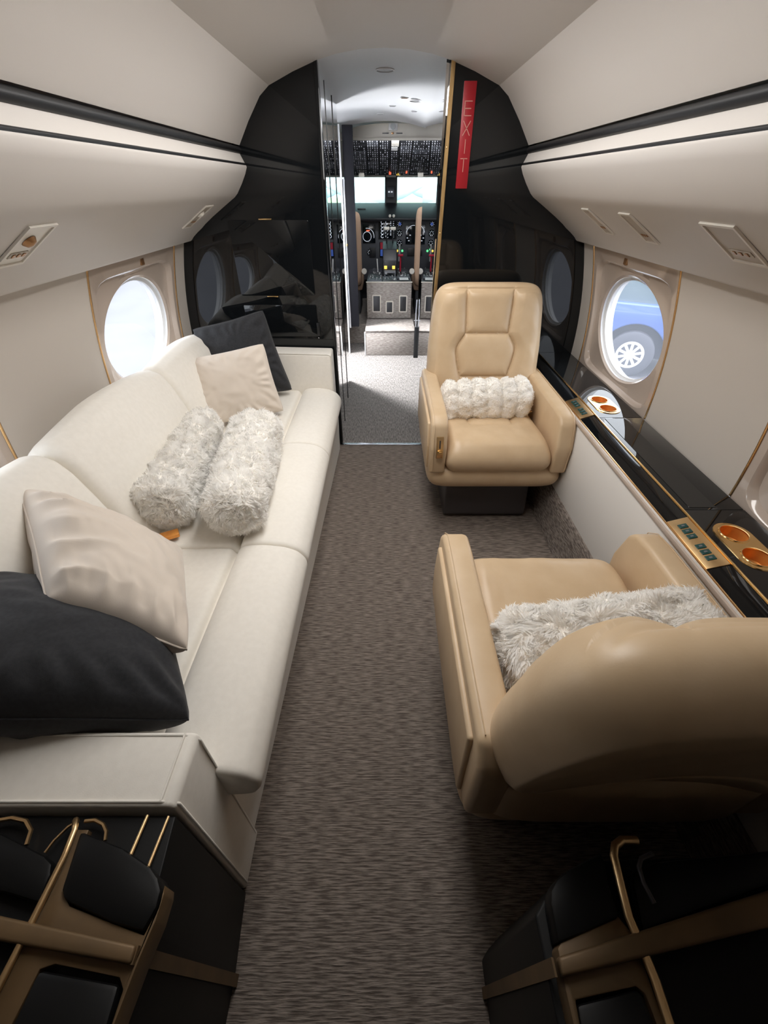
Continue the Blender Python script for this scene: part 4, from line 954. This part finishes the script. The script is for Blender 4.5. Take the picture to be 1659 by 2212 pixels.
# ------------------------------------------------------------------ faux fur throws
def throw(name, A, B, w, h, label, seed, ribs=0, count=34000, taper=0.0, twist=0.0, blade=0.021):
    """rolled blanket from A to B, oval section w x h"""
    A, B = Vector(A), Vector(B); ax = (B - A); L = ax.length; ax.normalize()
    sd = ax.cross(Vector((0, 0, 1))).normalized(); up = sd.cross(ax).normalized()
    NL, NT = 60, 64; v, f = [], []
    def rad(th, a, l):
        c, s_ = math.cos(th), math.sin(th)
        k = (abs(c) ** 2.1 + abs(s_) ** 2.1) ** (-1 / 2.1)
        return k
    for j in range(NL + 1):
        a = j / NL; l = a * L
        e = min(a, 1 - a) * L; ek = 1.0 if e > 0.035 else 0.80 + 0.20 * math.sqrt(max(0, 1 - (1 - e / 0.035) ** 2))
        ww = w * (1 + taper * (a - 0.5)); hh = h * (1 + taper * 0.4 * (a - 0.5))
        for i in range(NT):
            th = 2 * PI * i / NT; k = rad(th, a, l) * ek
            q = 1 + 0.11 * nz(math.cos(th) * 2 + seed, math.sin(th) * 2, l * 9) + 0.10 * nz(math.cos(th) * 5, math.sin(th) * 5 + seed, l * 26)
            if ribs: q += 0.20 * abs(math.sin(PI * ribs * a + 0.3 * nz(th, a, seed))) ** 0.7 - 0.12
            # overlap step of the roll
            dth = (th - 2.0 + 0.3 * math.sin(l * 8)) % (2 * PI); q += 0.14 * math.exp(-dth * 1.8) if dth < PI else 0
            v.append(A + ax * l + sd * (math.cos(th) * k * ww / 2 * q) + up * (math.sin(th) * k * hh / 2 * q))
    for j in range(NL):
        for i in range(NT): f.append((j * NT + i, j * NT + (i + 1) % NT, (j + 1) * NT + (i + 1) % NT, (j + 1) * NT + i))
    # spiral ends
    for (j, sgn) in ((0, -1), (NL, 1)):
        prev = [j * NT + i for i in range(NT)]; ctr = (A if j == 0 else B)
        for q in range(1, 9):
            kk = 1 - q / 8.5; cur = []
            for i in range(NT):
                p0 = Vector(v[j * NT + i]); th = 2 * PI * i / NT
                d = p0 - ctr; ridge = 0.008 * math.sin((kk * 3.2 + th / (2 * PI)) * 2 * PI) + 0.012 * (1 - kk)
                cur.append(len(v)); v.append(ctr + d * kk + ax * sgn * (ridge + 0.006))
            for i in range(NT): 
                qd = (prev[i], prev[(i + 1) % NT], cur[(i + 1) % NT], cur[i]); f.append(qd[::-1] if j == 0 else qd)
            prev = cur
        f.append(tuple(prev) if j else tuple(prev[::-1]))
    fq = [q for q in f if len(q) == 4]
    root = mesh(name, v, f, M['fur_core'], None, 80); tag(root, label, 'throw blanket', 'white faux fur throws')
    # orient normals outward for the pile
    Vn = np.array([tuple(p) for p in v]); q0 = fq[NT * 10]; c0 = Vn[list(q0)].mean(0)
    nrm = np.cross(Vn[q0[1]] - Vn[q0[0]], Vn[q0[2]] - Vn[q0[0]]); mid = np.array(A + ax * (10.5 / NL * L))
    if np.dot(nrm, c0 - mid) < 0: fq = [q[::-1] for q in fq]
    fur_blades('fur_pile', v, fq, count, blade, 0.0019, M['fur'], root, 0.9, seed)
    return root
throw('fur_throw', (-0.800, 1.72, 0.565), (-0.765, 1.12, 0.545), 0.165, 0.175, 'white fur throw rolled up on the sofa, the left one beside the backrest', 21, taper=0.30)
throw('fur_throw', (-0.565, 1.68, 0.560), (-0.500, 1.07, 0.560), 0.20, 0.185, 'white fur throw rolled up on the sofa, the right one nearer the aisle', 22, taper=-0.10)
throw('fur_throw', (0.300, 2.04, 0.52), (0.740, 2.05, 0.545), 0.15, 0.20, 'white ribbed fur throw lying on the far armchair', 23, ribs=6, count=30000, blade=0.011)
throw('fur_throw', (0.285, 0.545, 0.555), (0.74, 0.585, 0.585), 0.19, 0.19, 'white fur throw on the near armchair, half hidden by its back', 24, count=34000, blade=0.024)

# ------------------------------------------------------------------ black and gold cabinets flanking the aisle in the foreground
KC = 0.7113
def kp(pts): return [(x * KC, y * KC) for x, y in pts]
def kt(pts): return [(x * KC, y * KC, z + 0.33) for x, y, z in pts]
def shp(parent, name, pts, z0, z1, m, bev=0.003): return prism(name, kp(pts), 'z', z0 + 0.33, z1 + 0.33, M[m], parent, bev=bev, seg=2)
cl = empty('low_cabinet', (0, 0, 0), 'black cabinet with gold bands behind the sofa arm, bottom left', 'cabinet', 'black and gold cabinets in the foreground')
prism('body', [(-1.03, -0.45), (-0.338, -0.45), (-0.338, 0.10), (-0.350, 0.236), (-1.03, 0.236)], 'z', 0.0, 0.578, M['cabinet_black'], cl, bev=0.003)
shp(cl, 'black_pad', [(-0.685, 0.295), (-0.573, 0.264), (-0.498, 0.232), (-0.475, 0.215), (-0.460, 0.195), (-0.458, 0.169), (-0.470, 0.134), (-0.538, 0.147), (-0.637, 0.175), (-0.655, 0.182), (-0.667, 0.197)], 0.215, 0.270, 'cabinet_black', 0.006)
shp(cl, 'black_pad', [(-0.95, 0.305), (-0.864, 0.292), (-0.737, 0.251), (-0.712, 0.238), (-0.704, 0.220), (-0.700, 0.175), (-0.79, 0.193), (-0.95, 0.22)], 0.215, 0.270, 'cabinet_black', 0.006)
shp(cl, 'black_pad', [(-0.645, 0.084), (-0.485, 0.066), (-0.478, -0.08), (-0.655, -0.08)], 0.215, 0.264, 'cabinet_black', 0.006)
shp(cl, 'gold_web', [(-0.700, 0.30), (-0.672, 0.30), (-0.669, 0.197), (-0.640, 0.172), (-0.470, 0.130), (-0.4585, 0.17), (-0.460, 0.205), (-0.4555, 0.19), (-0.4555, 0.15), (-0.464, 0.10), (-0.472, 0.02), (-0.474, -0.08), (-0.478, -0.08), (-0.476, 0.06), (-0.49, 0.075), (-0.62, 0.092), (-0.645, 0.085), (-0.660, -0.08), (-0.72, -0.08), (-0.712, 0.10), (-0.703, 0.148)], 0.215, 0.262, 'gold_dull', 0.002)
tube('gold_strip', kt([(-0.712, 0.318, 0.262), (-0.704, 0.312, 0.270), (-0.694, 0.295, 0.273), (-0.690, 0.25, 0.272), (-0.694, 0.16, 0.270), (-0.700, 0.06, 0.268), (-0.715, -0.08, 0.266)]), 0.0048, M['gold_satin'], cl, 8)
for nm, pts, rr in (('gold_loop', [(-0.745, 0.258, 0.262), (-0.738, 0.28, 0.262), (-0.722, 0.305, 0.262), (-0.704, 0.318, 0.262)], 0.0024),
                    ('gold_loop', [(-0.690, 0.316, 0.262), (-0.668, 0.318, 0.262), (-0.645, 0.310, 0.262), (-0.630, 0.296, 0.262), (-0.624, 0.280, 0.262)], 0.003),
                    ('gold_loop', [(-0.90, 0.316, 0.262), (-0.862, 0.322, 0.262), (-0.826, 0.316, 0.262), (-0.802, 0.298, 0.262), (-0.795, 0.272, 0.262)], 0.0036),
                    ('gold_rod', [(-0.555, 0.330, 0.255), (-0.556, 0.245, 0.262)], 0.0028), ('gold_rod', [(-0.505, 0.328, 0.255), (-0.508, 0.225, 0.262)], 0.0024)):
    tube(nm, kt(pts), rr, M['gold_satin'], cl, 6)
prism('gold_band', [(-0.75, 0.140), (-0.335, 0.082), (-0.335, 0.064), (-0.75, 0.112)], 'z', 0.585, 0.606, M['gold_dull'], cl, bev=0.004, seg=3)
v = [(-0.3375, 0.064, 0.60), (-0.3375, 0.082, 0.60), (-0.3335, 0.097, 0.0), (-0.3335, 0.077, 0.0)]
v += [(x + 0.004, y, z) for x, y, z in v]
mesh('gold_side_band', v, [(0, 1, 2, 3), (4, 7, 6, 5), (0, 4, 5, 1), (1, 5, 6, 2), (2, 6, 7, 3), (3, 7, 4, 0)], M['gold_dull'], cl, 0)

cr = empty('low_cabinet', (0, 0, 0), 'black cabinet with gold bands beneath the near armchair back, bottom right', 'cabinet', 'black and gold cabinets in the foreground')
prism('body', [(0.226, -0.45), (0.226, 0.118), (0.243, 0.135), (0.276, 0.158), (0.34, 0.182), (0.84, 0.195), (0.84, -0.45)], 'z', 0.0, 0.555, M['cabinet_black'], cr, bev=0.004)
shp(cr, 'black_pad', [(0.345, 0.195), (0.362, 0.212), (0.392, 0.228), (0.478, 0.258), (0.469, 0.197), (0.471, 0.155), (0.335, 0.118), (0.338, 0.175)], 0.225, 0.268, 'cabinet_black', 0.006)
shp(cr, 'black_pad', [(0.520, 0.205), (0.530, 0.225), (0.588, 0.242), (0.861, 0.262), (0.96, 0.262), (0.96, 0.230), (0.793, 0.200), (0.505, 0.134)], 0.225, 0.268, 'cabinet_black', 0.007)
shp(cr, 'black_pad', [(0.345, 0.042), (0.462, 0.060), (0.470, 0.05), (0.480, -0.08), (0.333, -0.08)], 0.225, 0.264, 'cabinet_black', 0.006)
shp(cr, 'gold_web', [(0.334, 0.112), (0.345, 0.122), (0.470, 0.158), (0.490, 0.129), (0.490, 0.06), (0.500, -0.08), (0.484, -0.08), (0.474, 0.055), (0.462, 0.064), (0.345, 0.048), (0.338, -0.08), (0.332, -0.08), (0.331, 0.06)], 0.225, 0.262, 'gold_dull', 0.002)
tube('gold_strip', kt([(0.566, 0.280, 0.262), (0.530, 0.279, 0.266), (0.508, 0.268, 0.270), (0.497, 0.250, 0.272), (0.490, 0.200, 0.272), (0.486, 0.155, 0.270), (0.492, 0.12, 0.268), (0.497, 0.07, 0.268), (0.494, -0.08, 0.266)]), 0.0062, M['gold_satin'], cr, 10)
tube('black_loop', kt([(0.586, 0.255, 0.266), (0.556, 0.246, 0.268), (0.543, 0.232, 0.270), (0.540, 0.205, 0.270), (0.548, 0.175, 0.268)]), 0.0035, M['grey_base'], cr, 8)
prism('gold_band', [(0.70, 0.166), (0.70, 0.124), (0.232, 0.053), (0.232, 0.071)], 'z', 0.585, 0.606, M['gold_dull'], cr, bev=0.004, seg=3)
v = [(0.2265, 0.053, 0.60), (0.2265, 0.071, 0.60), (0.2215, 0.077, 0.0), (0.2215, 0.059, 0.0)]
v += [(x - 0.003, y, z) for x, y, z in v]
mesh('gold_side_band', v, [(0, 1, 2, 3), (4, 7, 6, 5), (0, 4, 5, 1), (1, 5, 6, 2), (2, 6, 7, 3), (3, 7, 4, 0)], M['gold_dull'], cr, 0)
